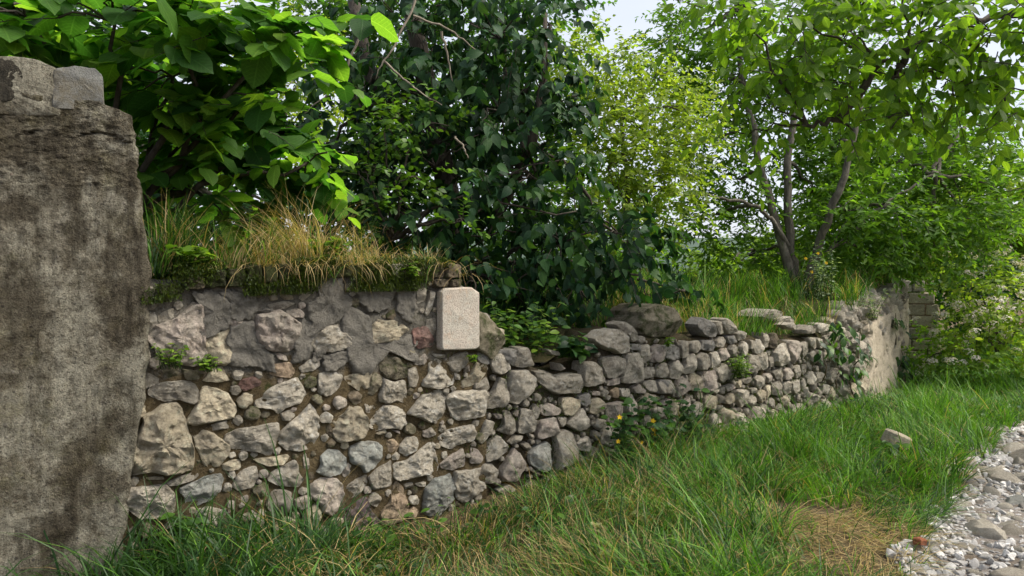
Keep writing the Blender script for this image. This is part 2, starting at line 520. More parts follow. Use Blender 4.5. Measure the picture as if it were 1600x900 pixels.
def axis_pts():
    a = np.concatenate([-np.geomspace(3.2, 3000, 26)[::-1], np.arange(-3, 9.01, .12), np.geomspace(9.3, 3000, 26)])
    b = np.concatenate([-np.geomspace(.5, 3000, 24)[::-1], np.arange(0, 13.01, .12), np.geomspace(13.4, 3000, 26)])
    return a, b
ax, by = axis_pts()
GX, GY = np.meshgrid(ax, by)
GZ = ground_z(GX, GY)
put('ground', mesh_np('ground', np.stack([GX, GY, GZ], -1).reshape(-1, 3), [grid_faces(len(by), len(ax))], M_SOIL), kind='structure')

# far hill seen through the gap beside the trees
hb = []
for r, zf in ((900, 0.0), (1100, .55), (1400, 1.0), (1900, .7)):
    for k in range(61):
        a = math.radians(20 + 140 * k / 60)
        hz = (62 + 26 * math.sin(a * 5.0 + .8) + 14 * math.sin(a * 13)) * zf - 2
        hb.append((r * math.cos(a), r * math.sin(a), hz))
M_HILL = ground_mat('hill_wood', (.05, .075, .06), (.07, .10, .075), (.11, .13, .10), .02)
put('hill', mesh_np('hill', np.array(hb), [grid_faces(4, 61)], M_HILL), kind='structure')

# stony path
pc = [(p, q) for p, q in zip(PATH_L[:-1], PATH_L[1:])]
def resample(pl, step):
    d = np.concatenate([[0], np.cumsum(np.linalg.norm(np.diff(pl, axis=0), axis=1))])
    t = np.arange(0, d[-1], step)
    return np.stack([np.interp(t, d, pl[:, k]) for k in range(pl.shape[1])], -1)
pl = resample(PATH_L, .10)
pt = np.gradient(pl, axis=0); pt /= np.linalg.norm(pt, axis=1)[:, None]
pn = np.stack([pt[:, 1], -pt[:, 0]], -1)
wcols = np.array([-.10, 0, .1, .2, .35, .5, .7, .9, 1.15, 1.45, 1.8, 2.2, 2.6])
PV = pl[:, None] + pn[:, None] * wcols[None, :, None]
wob = np.array([[mnoise.noise(Vector((p[0] * 1.7, p[1] * 1.7, 3.3))) for p in row] for row in PV])
PV[:, 0] += pn * (wob[:, 0] * .35)[:, None]; PV[:, 1] += pn * (wob[:, 0] * .3)[:, None]
pz = ground_z(PV[..., 0], PV[..., 1]) + .006 + .016 * (wob + 1)
pz[:, 0] -= .03
path = put('gravel_path', mesh_np('gravel_path', np.concatenate([PV, pz[..., None]], -1).reshape(-1, 3), [grid_faces(len(pl), len(wcols))], M_GRAVEL), kind='structure')

# ================================================================== STONES
def chaikin(p, it=1, w=.22):
    for _ in range(it):
        q = np.roll(p, -1, 0)
        p = np.stack([p * (1 - w) + q * w, p * w + q * (1 - w)], 1).reshape(-1, 2)
    return p

def resample_closed(p, n):
    q = np.concatenate([p, p[:1]])
    d = np.concatenate([[0], np.cumsum(np.linalg.norm(np.diff(q, axis=0), axis=1))])
    t = np.arange(n) / n * d[-1]
    return np.stack([np.interp(t, d, q[:, k]) for k in (0, 1)], -1)

def area_centroid(p):
    q = np.roll(p, -1, 0)
    cr = p[:, 0] * q[:, 1] - q[:, 0] * p[:, 1]
    A = cr.sum() / 2
    return A, ((p + q) * cr[:, None]).sum(0) / (6 * A + 1e-12)

RINGS = np.array([1.03, 1.0, .975, .93, .86, .76, .63, .48, .32, .16])
RINGS_FINE = np.array([1.03, 1.0, .98, .95, .90, .83, .74, .64, .53, .42, .30, .18, .08])
def face_stone(poly, H, back=.06, h0=0.0, n=34, rag=.03, power=7.0, facets=5, rough=.20, corner=1, seed=None, tilt=1.1, grow=1.09, rings=RINGS):
    """a stone set in the wall: outline in (s, z) metres, bulging out of the face by H"""
    r = random.Random(seed if seed is not None else random.random())
    p = chaikin(np.array(poly, float), corner, .09) if corner else np.array(poly, float)
    p = resample_closed(p, n)
    A, c = area_centroid(p)
    R = math.sqrt(abs(A) / PI)
    sd = r.random() * 90
    rad = np.array([mnoise.fractal(Vector((math.cos(k / n * 2 * PI) * 2.6 + sd, math.sin(k / n * 2 * PI) * 2.6, sd)), .6, 2, 5) for k in range(n)])
    p = c + (p - c) * (grow + rag * 2.2 * rad)[:, None]
    planes = []
    for k in range(facets):
        a = r.random() * 2 * PI; m = r.uniform(.25, tilt)
        planes.append((r.uniform(.72, 1.05), m * math.cos(a), m * math.sin(a)))
    V = []
    m = len(rings)
    for k, f in enumerate(rings):
        q = c + (p - c) * f
        rel = (q - c) / R
        prof = max(0.0, 1 - min(f, 1.0) ** power) ** .55
        h = np.full(n, prof)
        for a, b, d in planes: h = np.minimum(h, a + (b * rel[:, 0] + d * rel[:, 1]) * .8)
        h = np.maximum(h, min(prof, .16))
        nz = np.array([mnoise.fractal(Vector((x * 16 + sd, y * 16 - sd, sd)), .6, 2.1, 6) for x, y in q])
        rd = np.array([abs(mnoise.noise(Vector((x * 9 - sd, y * 9 + sd, sd)))) for x, y in q])
        h = h * H + (nz * rough + (.22 - rd) * rough * 1.1) * H * (1.0 if k > 1 else 0)
        if k == 0: h = np.full(n, -back)
        if k == 1: h = np.full(n, 0.0)
        V.append(wall_pts(q[:, 0], q[:, 1], h + h0))
    hc = min([1.0] + [a for a, _, _ in planes]) * H
    V.append(wall_pts([c[0]], [c[1]], [hc + h0]))
    V = np.concatenate(V)
    i = np.arange(m - 1)[:, None] * n + np.arange(n)[None]
    j = np.arange(m - 1)[:, None] * n + (np.arange(n)[None] + 1) % n
    quads = np.stack([i, j, j + n, i + n], -1).reshape(-1, 4)
    e = (m - 1) * n
    tri = np.stack([e + np.arange(n), e + (np.arange(n) + 1) % n, np.full(n, m * n)], -1)
    if A < 0: quads = quads[:, ::-1]; tri = tri[:, ::-1]
    loc = wall_pts(c[0], c[1], h0)
    return V - loc, [quads, tri], loc, R

# outlines of the stones in the wall, surveyed in five-times enlarged tiles
TILE = {'R2': (180, 370), 'R3': (450, 370), 'R4': (180, 540), 'R5': (450, 540), 'R6': (180, 710), 'R7': (450, 680), 'W1': (730, 460), 'W2': (730, 600), 'W3': (1020, 480)}
NEAR = """
R2 w 180,620 230,585 320,600 330,680 290,745 200,745 175,680
R2 p 310,700 480,650 560,570 610,520 680,560 690,760 700,880 705,950 610,1000 450,960 370,940 300,850 250,790
R2 g 340,610 440,560 500,590 440,640 370,680 340,650
R2 p 890,640 960,660 1060,655 1020,695 940,705 895,680
R2 p 1130,610 1290,580 1350,610 1445,690 1410,820 1370,890 1240,890 1180,870 1110,800 1095,680
R2 t 710,780 870,740 900,730 905,850 910,960 860,1000 770,990 720,900
R2 t 1190,440 1250,420 1270,490 1220,500
R2 t 1270,440 1390,460 1390,490 1320,490
R2 g 1200,530 1330,500 1400,520 1330,560 1230,570
R2 p 1340,580 1440,560 1480,600 1470,630 1400,630
R2 w 1440,450 1510,420 1530,450 1470,500 1435,480
R3 w 190,820 290,710 410,690 490,760 495,860 380,890 220,900
R3 t 640,740 700,650 840,660 940,720 860,800 770,820 670,830
R3 r 980,720 1080,700 1140,800 1130,850 1020,870 980,820
R3 w 1110,420 1150,440 1130,560 1090,620 1070,590 1100,500
R3 g 1090,650 1160,640 1150,760 1110,790 1080,720
R3 g 1010,420 1080,400 1070,500 1010,520
R3 d 820,340 960,330 970,385 850,400
R4 g 230,200 340,260 330,300 240,340 190,290
R4 g 290,320 370,290 520,280 610,295 640,350 640,440 590,455 500,420 390,435 300,400 270,370
R4 t 700,330 790,345 880,380 900,430 940,480 920,560 800,580 700,600 610,620 560,600 600,530 650,440 670,380
R4 t 390,480 470,460 520,540 540,620 590,720 600,830 590,960 460,1000 260,970 120,1010 130,930 165,790 190,720 230,640 230,560 320,520
R4 g 700,640 800,600 910,580 910,640 790,660 740,665
R4 t 610,690 720,670 800,710 890,790 880,850 820,920 740,960 700,930 640,800
R4 g 890,680 1010,650 1190,620 1270,600 1270,680 1240,780 1200,860 1100,820 980,820 890,790 865,740
R4 w 1520,460 1560,500 1595,620 1590,700 1530,790 1440,810 1340,810 1280,740 1280,700 1350,620 1440,560
R4 w 1190,350 1320,290 1420,250 1450,310 1490,380 1440,450 1330,480 1280,530 1220,490 1120,480 1110,430 1170,400
R4 o 1240,150 1370,130 1400,200 1370,250 1290,245 1210,220
R4 r 990,270 1080,245 1140,280 1130,310 1010,360 970,310
R4 w 1440,170 1530,110 1590,110 1600,160 1540,200 1460,210
R4 p 1260,70 1290,60 1370,100 1340,120 1280,105
R4 t 720,240 760,180 840,170 860,220 895,270 800,285 690,275
R4 m 380,150 500,150 490,230 420,250 370,220
R4 m 520,180 650,200 660,260 560,270
R6 g 410,220 520,170 640,135 650,170 600,205 500,240 430,245
R6 t 220,180 370,175 380,195 260,200
R6 b 510,270 600,230 700,180 820,155 840,200 820,280 760,340 640,400 570,390 540,330
R6 g 100,260 300,255 400,245 450,300 460,420 430,480 200,500 70,400
R6 w 610,490 660,430 730,415 800,430 870,415 850,480 800,560 760,600 690,590 630,550
R6 t 830,85 900,50 975,45 980,110 900,130 850,120
R6 g 970,150 1040,110 1105,100 1115,180 1080,250 960,280 920,240
R6 t 1090,40 1240,20 1340,5 1360,30 1310,80 1200,95 1140,70
R6 w 1230,150 1390,50 1420,70 1440,150 1470,200 1420,250 1280,240 1200,200
R6 w 530,580 600,570 610,620 540,630
R6 p 880,330 930,320 930,420 880,470
R6 p 960,340 1040,320 1030,400 970,420
R5 w 250,220 330,200 420,230 420,290 380,350 310,390 250,370 235,300
R5 t 440,250 530,220 650,210 650,270 630,330 560,350 480,300
R5 m 650,250 690,220 750,250 720,320 660,390 630,370
R5 m 720,110 780,85 860,100 920,160 930,240 850,260 770,250 730,190
R5 g 750,260 830,290 910,275 920,340 920,440 840,430 790,450 720,440 720,380
R5 g 940,190 1000,170 1025,250 1000,320 950,320
R5 p 990,130 1070,65 1100,110 1060,150 1000,150
R5 w 1130,65 1230,70 1230,95 1170,100
R5 w 1100,140 1170,110 1260,170 1295,230 1290,300 1230,325 1140,335 1050,310 1070,260 1100,220
R5 g 1230,110 1310,70 1400,45 1410,120 1370,170 1330,210 1280,190
R5 p 1380,180 1420,150 1425,200 1380,210
R5 t 1360,280 1430,230 1470,140 1520,140 1550,210 1500,280 1430,310 1370,330
R5 w 1300,210 1345,230 1350,265 1310,265
R5 w 1240,400 1320,360 1440,355 1545,350 1545,430 1520,540 1450,560 1340,575 1290,560 1260,490
R5 w 940,540 980,480 1060,390 1190,350 1225,410 1220,480 1200,560 1180,610 1100,590 1050,560
R5 w 640,600 700,520 760,470 850,480 910,520 920,610 870,650 790,640 700,660 650,640
R5 g 600,460 650,440 680,490 640,530 610,520
R5 t 340,610 440,540 490,470 570,490 620,570 625,650 580,720 490,740 400,745 370,700
R5 t 690,690 760,655 770,680 730,700
R5 p 810,660 870,665 870,690
R5 o 780,750 830,730 870,780 840,830 790,840 770,800
R5 w 880,780 930,720 1000,715 1020,770 1000,820 920,860 880,830
R5 w 1180,720 1250,660 1370,630 1450,625 1460,690 1440,740 1350,760 1270,800 1210,780
R5 p 1060,660 1120,640 1160,690 1110,720 1060,710
R5 n 290,640 330,620 360,680 350,720 310,690
R7 b 260,160 320,115 390,125 450,180 455,240 400,300 320,325 220,285 260,240
R7 b 490,100 590,60 700,60 740,100 730,180 680,240 600,290 570,240 510,220 490,160
R7 w 840,220 930,200 1000,150 1100,75 1150,140 1170,240 1150,290 1060,310 940,340 850,350 835,280
R7 g 640,330 700,270 800,205 810,290 810,390 720,410 670,425 650,380
R7 w 460,400 520,350 610,320 625,370 580,430 530,480 480,485 460,440
R7 p 430,300 470,220 495,240 480,320 440,325
R7 g 120,180 135,140 165,190 165,270 145,320 125,270
R7 p 180,390 260,345 370,345 420,390 430,470 400,560 350,620 280,600 240,530 180,460
R7 u 420,590 500,540 610,490 640,590 710,660 700,750 620,790 520,750 450,680
R7 o 730,620 800,520 820,420 850,370 900,420 930,520 940,600 900,660 800,700 740,690
R7 o 950,590 990,560 1025,600 1000,640 945,660
R7 g 910,380 970,370 980,400 920,420
R7 w 1000,380 1080,360 1070,400 1020,400
R7 b 1080,420 1150,350 1270,310 1295,400 1290,500 1210,590 1150,635 1065,610 1070,500
R7 w 1310,290 1400,280 1530,260 1555,320 1540,410 1470,460 1380,520 1315,480 1305,380
R7 p 1190,230 1240,180 1360,105 1380,160 1380,240 1290,270 1220,260
R7 p 1435,100 1480,110 1530,180 1500,220 1430,220
R7 p 1420,540 1520,520 1560,560 1480,590
R7 g 580,830 690,820 690,860 600,880
R7 t 760,800 860,770 850,810
R7 g 950,740 1080,690 1070,720 970,770
"""
DRY = """
W1 w 350,610 470,590 540,660 550,700 490,780 400,850 330,840 335,720
W1 g 210,500 260,465 310,490 350,580 290,620 230,620 200,560
W1 d 240,440 390,430 400,500 370,560 320,520 260,470
W1 g 400,420 480,420 500,490 520,560 440,570 375,560 390,480
W1 g 170,840 230,750 270,650 320,680 330,800 300,880 150,890
W1 d 70,470 130,450 190,520 170,550 100,530
W1 w 540,610 620,600 700,640 800,625 900,630 910,700 900,770 790,770 700,780 630,740 560,670
W1 g 920,540 1000,530 1060,580 1075,680 1000,710 920,720 910,640
W1 g 1060,500 1160,480 1230,510 1225,600 1150,660 1090,650 1070,560
W1 g 1240,470 1340,460 1375,520 1380,600 1350,680 1270,690 1215,680 1235,580
W1 w 1000,350 1080,290 1180,275 1260,320 1270,440 1190,460 1100,430 1040,400
W1 g 1170,240 1240,215 1300,260 1350,350 1290,370 1250,310
W1 p 1080,680 1200,650 1210,700 1110,715
W1 w 920,400 990,385 990,420 950,450
W1 d 1280,390 1360,390 1360,440 1280,430
W1 g 1370,410 1430,390 1430,500 1390,540 1360,460
W1 p 1440,470 1500,390 1550,440 1540,520 1450,530
W1 g 1380,580 1460,570 1475,640 1390,660
W1 g 1480,600 1550,535 1580,590 1570,650 1490,645
W1 g 1380,690 1470,670 1490,760 1430,760
W1 g 1500,680 1600,670 1620,780 1510,770
W1 p 980,760 1050,760 1050,790 990,790
W1 o 1140,760 1190,730 1195,810 1150,805
W1 w 1210,740 1280,740 1280,800 1220,800
W1 p 1300,730 1360,700 1405,760 1380,780 1320,770
W1 w 640,430 730,450 740,480 680,475
W1 p 730,540 780,580 740,600
W2 t 750,120 830,110 885,130 880,190 830,245 770,240 750,180
W2 p 580,180 650,150 740,200 730,240 620,250 580,220
W2 t 975,130 1040,110 1085,160 1070,210 1010,240 970,220
W2 t 1345,150 1410,70 1480,100 1485,150 1430,210 1360,240
W2 w 1260,170 1295,80 1330,150 1340,230 1300,250 1265,220
W2 p 1095,170 1160,150 1220,140 1225,230 1200,300 1110,310 1095,250
W2 g 790,320 850,260 910,190 960,290 940,350 880,370
W2 w 720,270 790,260 780,310 740,340
W2 p 560,370 590,290 690,255 720,350 720,390 620,420 560,430
W2 g 520,200 545,160 575,220 560,270 530,275
W2 g 410,340 430,200 510,210 535,330 520,370 450,390 405,380
W2 g 250,370 290,330 300,210 340,220 375,280 385,360 340,400
W2 p 370,240 410,205 415,230 390,260
W2 p 220,240 280,240 285,270 240,275
W2 g 100,440 130,320 150,280 215,300 200,360 150,440 110,470
W2 w 60,290 105,290 100,315 65,315
W2 g 340,460 390,410 445,410 420,450 360,475
W2 g 490,400 530,400 520,440
W2 g 440,480 480,460 510,500 490,530
W2 w 150,530 190,460 250,405 320,480 320,530 240,580 155,610
W2 p 280,700 330,590 380,510 450,600 465,650 420,700 410,750 340,770 285,730
W2 b 500,560 570,490 640,460 665,500 665,670 600,690 510,630
W2 w 700,400 780,375 830,390 855,520 850,590 780,640 710,670 705,520
W2 p 460,810 530,755 580,790 570,840
W2 g 240,840 340,790 390,830 330,880
W2 p 620,760 690,710 740,770 700,820
W2 p 800,680 870,660 880,720 820,750
W2 d 890,100 960,70 970,150 930,180 890,150
W2 g 1450,210 1510,180 1565,200 1560,255 1470,265
W2 g 1370,270 1440,250 1450,310 1390,330
W2 t 1490,340 1550,280 1570,330 1550,390
W2 w 1210,370 1250,340 1290,420 1260,450
W2 d 1500,150 1590,120 1595,150 1510,165
W3 p 0,330 60,290 95,340 90,420 20,435
W3 d 100,310 160,295 205,320 205,400 150,415 105,390
W3 g 220,300 250,265 295,270 290,380 235,400
W3 g 300,275 370,260 385,330 340,360 300,340
W3 d 390,260 470,260 490,310 470,345 390,330
W3 d 350,140 400,85 450,110 510,200 480,235 400,220
W3 g 500,120 535,110 565,200 530,215
W3 g 540,100 590,85 640,140 660,190 600,210 570,160
W3 g 660,210 700,185 745,205 730,245 680,260
W3 g 510,260 560,235 585,270 540,320 500,310
W3 d 590,230 650,220 670,270 620,290
W3 w 695,320 730,265 755,300 740,360 715,390
W3 w 800,310 840,250 870,310 850,360 815,360
W3 g 760,260 797,260 797,320 765,330
W3 g 870,205 910,210 915,310 880,315
W3 n 920,210 965,200 995,290 960,320 920,320
W3 w 1000,310 1045,280 1065,360 1055,440 1000,460 965,430 970,350
W3 p 1072,270 1130,260 1145,320 1130,400 1095,430 1075,340
W3 g 1150,290 1210,270 1225,340 1180,390
W3 w 1220,245 1280,240 1290,310 1270,330 1235,300
W3 w 1295,240 1330,250 1343,320 1310,320
W3 g 1350,230 1375,220 1380,290 1355,300
W3 g 40,520 60,460 95,430 125,480 120,540 60,550
W3 g 0,470 20,470 25,530 0,540
W3 g 140,500 170,430 210,415 240,470 210,560 150,555
W3 g 250,500 280,380 330,360 345,440 320,510 270,520
W3 g 352,400 400,355 458,390 458,460 420,495 360,490
W3 w 470,370 510,345 528,420 500,470 470,475
W3 p 533,350 590,320 600,380 570,420 540,420
W3 g 510,500 560,435 587,470 587,540 560,590 520,570
W3 p 600,490 650,460 675,510 640,550 600,570
W3 w 690,410 720,400 740,470 730,540 685,550
W3 g 745,430 770,370 820,380 835,480 780,520 750,500
W3 g 840,390 880,350 903,380 898,470 870,490 840,450
W3 g 912,390 950,390 960,460 920,470
W3 d 45,610 60,570 155,580 155,670 90,680 50,670
W3 g 0,580 35,575 35,660 0,670
W3 p 190,640 240,540 290,590 290,640 240,680 200,700
W3 t 300,580 340,510 380,560 400,620 380,660 310,650
W3 p 395,550 440,510 500,500 515,580 490,640 420,665
W3 w 520,590 545,600 520,630
W3 w 480,660 540,640 500,680
W3 p 580,620 630,600 660,630 600,660
W3 t 670,590 700,570 705,600 680,635
W3 g 710,580 770,545 785,570 740,600
W3 g 810,550 860,535 880,590 850,640 815,610
W3 p 890,530 930,515 945,560 910,595
W3 g 950,510 1010,470 1022,540 980,570
W3 p 1028,490 1080,475 1105,530 1080,560 1035,570
W3 g 1115,480 1150,450 1165,540 1130,555
W3 g 1172,450 1200,450 1210,500 1180,530
W3 w 1210,540 1260,500 1280,560 1250,605 1215,600
W3 g 1290,510 1335,510 1330,580 1287,590
W3 t 145,800 180,720 210,750 205,820 165,865
W3 g 0,800 60,780 115,810 100,860 20,855
W3 p 50,750 140,715 150,740 90,770
W3 p 230,790 290,700 305,760 260,815
W3 t 410,720 440,680 500,700 520,760 480,800 410,780
W3 p 0,690 35,690 30,760 0,790
W3 t 580,730 640,670 650,740 600,760
W3 g 658,660 720,645 765,660 740,730 700,790 662,720
W3 g 940,620 990,570 1010,620 990,690 945,680
W3 g 1030,600 1070,575 1090,640 1060,690 1030,660
W3 w 1100,590 1140,565 1150,640 1120,685 1097,650
W3 w 1165,580 1190,550 1205,600 1180,650 1165,630
W3 t 350,670 400,670 400,710 370,720
W3 t 895,630 930,610 930,680 900,720
W3 g 780,640 815,630 815,670 785,675
W3 w 1340,600 1380,610 1380,680 1340,670
W3 g 1180,180 1230,140 1285,160 1280,200 1190,210
W3 w 1300,130 1350,125 1345,195 1310,200
W3 g 1040,140 1100,120 1140,150 1120,180
"""
PATCH = """
R2 c 620,450 780,430 900,500 900,640 870,720 790,750 690,760 660,690 680,560
R2 c 830,430 980,440 1100,470 1120,560 1060,640 960,650 900,620 910,520 830,450
R2 c 905,730 1080,670 1110,800 1190,880 1250,980 1220,1040 1150,1030 1080,1000 890,1010 905,880
R3 c 220,350 340,310 410,330 430,430 480,480 450,600 330,690 200,730 170,620 170,520 240,450
R3 c 120,640 230,700 260,740 180,830 190,900 140,950 40,960 60,800
R3 c 510,350 760,310 830,420 780,560 620,580 560,480
R3 c 860,420 990,400 990,560 950,670 900,640 850,560
R3 c 460,560 600,600 650,650 630,790 740,830 940,760 985,870 930,970 880,910 790,900 700,980 640,1060 530,1040 490,960 500,830 450,700
R5 c 270,80 470,40 480,110 420,160 340,200 280,160
R2 c 1180,590 1250,575 1180,560 1110,590
R5 c 200,60 300,20 260,110 180,130
"""
BRICKS = """
R2 k 330,370 530,370 540,440 340,450
R2 n 560,315 690,315 690,400 560,410
R2 k 700,262 860,258 860,395 700,400
R2 k 872,256 1010,250 1012,388 872,394
R2 k 1030,222 1140,218 1140,368 1035,378
R2 k 1150,217 1260,212 1262,362 1150,368
R2 k 1275,212 1375,215 1372,338 1275,348
R3 k 40,195 160,190 160,318 40,322
R3 k 178,190 335,184 335,318 178,322
R3 k 350,184 505,184 503,312 350,318
R3 k 520,222 640,222 630,312 512,318
R3 n 655,212 778,212 778,312 660,312
R3 w 790,215 912,215 905,302 795,306
R3 w 960,222 1095,216 1090,312 950,306
R3 n 1110,216 1208,216 1202,320 1110,320
R3 n 1216,202 1340,222 1340,320 1216,320
R3 n 1130,332 1240,327 1248,388 1140,395
R3 n 1252,332 1340,332 1340,388 1254,391
"""
def survey(txt):
    for ln in txt.strip().splitlines():
        a = ln.split()
        ox, oy = TILE[a[0]]
        pts = [tuple(map(float, q.split(','))) for q in a[2:]]
        yield a[1], np.array([on_wall(ox + x / 5, oy + y / 5) for x, y in pts])

def inside(poly, x, y):
    q = np.roll(poly, -1, 0); c = False
    for (x0, y0), (x1, y1) in zip(poly, q):
        if (y0 > y) != (y1 > y) and x < (x1 - x0) * (y - y0) / (y1 - y0 + 1e-12) + x0: c = not c
    return c

# top line of the masonry: (s, z)
TOPPX = [(196, 452), (250, 446), (300, 442), (420, 436), (560, 432), (690, 432), (738, 455), (752, 492), (772, 520), (795, 548), (835, 576), (868, 588), (910, 584), (930, 560), (950, 522), (985, 515), (1010, 530), (1090, 530), (1150, 526), (1180, 530), (1230, 536), (1262, 530), (1290, 525), (1325, 500), (1345, 484), (1372, 468), (1392, 458), (1414, 457), (1417, 470)]
TOP = np.array([on_wall(*p) for p in TOPPX])
def top_z(s): return np.interp(s, TOP[:, 0], TOP[:, 1])

near_wall = thing('stone_wall', 'tall mortared rubble wall with grey cement patches beside the concrete pillar', 'wall', wall_pts((S_A + S_B) / 2, -.2, 0))
dry_wall = thing('dry_stone_wall', 'low dry-laid stone wall running back from the tall mortared wall into the grass', 'wall', wall_pts((S_B + S_C) / 2, 0, 0))

for o_ in (near_wall, dry_wall): o_['kind'] = 'thing'

def core(name, s0, s1, mat, hoff, amp, parent, thick=.46):
    s = np.arange(s0, s1 + .001, .025)
    nz = 56
    rows = []
    tz = top_z(s)
    for k in range(nz):
        z = -0.45 + (tz + .45) * k / (nz - 1)
        rows.append((s, z, 0))
    for b in (.06, .16, .28, .40, thick):
        rows.append((s, tz + .02 * (1 if b < thick else -1), -b))
    rows.append((s, tz - .5, -thick - .03))
    rows.append((s, tz * 0 - .45, -thick - .05))
    V = []
    for k, (ss, z, h) in enumerate(rows):
        P = wall_pts(ss, z, h)
        n = vnoise(P, 5.0, 1.3, 4) * amp + vnoise(P, 22.0, 2.1, 3) * amp * .4
        if k >= nz: P[:, 2] += n * 1.2; n = n * 0
        V.append(wall_pts(ss, P[:, 2], h + hoff + n))
    V = np.array(V)
    # close the far end
    faces = [grid_faces(len(rows), len(s))]
    V = V.reshape(-1, 3)
    loc = np.array(parent.location)
    put(name, mesh_np(name, V - loc, faces, mat), parent, loc)
core('mortar_core', S_A - .25, S_B + .05, M_MORTAR, -.012, .018, near_wall)
core('earth_core', S_B - .02, S_C, M_RUBBLE, -.055, .03, dry_wall)

near_polys, dry_polys = [], []
def set_stone(parent, tint, poly, name='stone', **kw):
    V, F, loc, R = face_stone(poly, **kw)
    return put(name, mesh_np(name, V, F, STONE.get(tint, M_PLASTER), sharp=kw.get('sharp', 38) if 'sharp' in kw else 38), parent, loc)

for tint, poly in survey(NEAR):
    near_polys.append(poly)
    R = math.sqrt(abs(area_centroid(poly)[0]) / PI)
    set_stone(near_wall, tint, poly, H=min(.095, max(.026, R * .52)), back=.06, h0=-.012, n=46, rough=.30, rings=RINGS_FINE)
for tint, poly in survey(PATCH):
    near_polys.append(poly)
    V, F, loc, R = face_stone(poly, H=.024, back=.04, h0=-.006, n=72, rag=.10, power=12, facets=2, rough=.55, corner=1, tilt=.4, grow=1.12)
    put('cement_patch', mesh_np('cement_patch', V, F, M_PLASTER), near_wall, loc)
for tint, poly in survey(BRICKS):
    near_polys.append(poly)
    V, F, loc, R = face_stone(poly, H=.035, back=.22, h0=.012, n=36, rag=.06, power=9, facets=2, rough=.35, corner=1, tilt=.6, grow=1.02)
    put('brick', mesh_np('brick', V, F, STONE[tint], sharp=40), near_wall, loc)

# dressed pinkish block standing on the end of the mortared part
def dressed_mat():
    t = NT('dressed_pink_stone'); v = t.objvec(False)
    c = t.mix(t.ramp(t.noise(v, 7, 5), [(.4, 0.), (.6, 1.)]), (.46, .40, .335), (.45, .425, .365))
    c = t.mix(t.ramp(t.noise(v, 12, 6, .7), [(.52, 0.), (.66, .55)]), c, (.47, .31, .21))
    c = t.mix(t.ramp(t.noise(v, 140, 3, .7), [(.50, 0.), (.62, .85)]), c, (.20, .18, .16))
    c = t.mix(t.ramp(t.noise(v, 5, 6, .8), [(.54, 0.), (.68, .6)]), c, (.17, .155, .12))
    nb = t.bump(t.noise(v, 60, 7, .75), .6, .012)
    nb = t.bump(t.noise(v, 170, 3, .7), .6, .006, nb)
    return t.done(c, .9, nb, .2)
M_DRESSED = dressed_mat()
blk = np.array([on_wall(450 + x / 5, 370 + y / 5) for x, y in ((1168, 428), (1200, 398), (1300, 391), (1408, 390), (1466, 430), (1467, 640), (1467, 858), (1436, 880), (1300, 884), (1180, 887), (1166, 872), (1166, 640))])
V, F, loc, R = face_stone(blk, H=.03, back=.30, h0=.035, grow=.985, n=84, rag=.004, power=60, facets=0, rough=.10, corner=0, seed=4, rings=np.array([1.0, 1.0, .992, .98, .95, .86, .7, .5, .3, .15]))
put('dressed_block', mesh_np('dressed_block', V, F, M_DRESSED, sharp=24), near_wall, loc, label='upright pinkish dressed stone block with chamfered corners')
near_polys.append(blk)
slab = np.array([on_wall(730 + x / 5, 460 + y / 5) for x, y in ((60, 140), (130, 150), (285, 330), (240, 425), (190, 500), (130, 450), (50, 420))])
V, F, loc, R = face_stone(slab, H=.07, back=.25, h0=.0, n=40, rag=.03, power=6, facets=3, rough=.12)
put('slab', mesh_np('slab', V, F, STONE['m'], sharp=40), near_wall, loc, label='mossy slanting slab beside the dressed block')
near_polys.append(slab)

for tint, poly in survey(DRY):
    dry_polys.append(poly)
    R = math.sqrt(abs(area_centroid(poly)[0]) / PI)
    set_stone(dry_wall, tint, poly, H=min(.085, max(.03, R * .62)), back=.12, h0=-.02, n=28, power=8, grow=1.06)
bold = np.array([on_wall(x, y) for x, y in ((1014, 508), (1017, 487), (1040, 477), (1062, 484), (1071, 506), (1060, 524), (1032, 528), (1016, 521))])
V, F, loc, R = face_stone(bold, H=.16, back=.35, h0=-.10, n=40, rag=.04, power=2.6, facets=4, rough=.10)
put('boulder', mesh_np('boulder', V, F, STONE['m'], sharp=40), dry_wall, loc, label='large mossy boulder on the wall top')
dry_polys.append(bold)
# flat slabs lying on the ledge of the top
for k, (px, py, w, d, tilt) in enumerate(((1228, 492, .42, .30, .10), (1250, 503, .30, .26, -.12), (1062, 500, .30, .3, .1))):
    s_, z_ = on_wall(px, py)
    q = np.array([(s_ - w / 2, z_ - .02), (s_ - w * .35, z_ + .03), (s_ + w * .1, z_ + .05), (s_ + w / 2, z_ + .02), (s_ + w * .45, z_ - .03), (s_ - w * .1, z_ - .04)])
    V, F, loc, R = face_stone(q, H=.06, back=.28, h0=-.16, n=24, rag=.05)
    put('slab', mesh_np('slab', V, F, STONE['g'], sharp=38), dry_wall, loc)

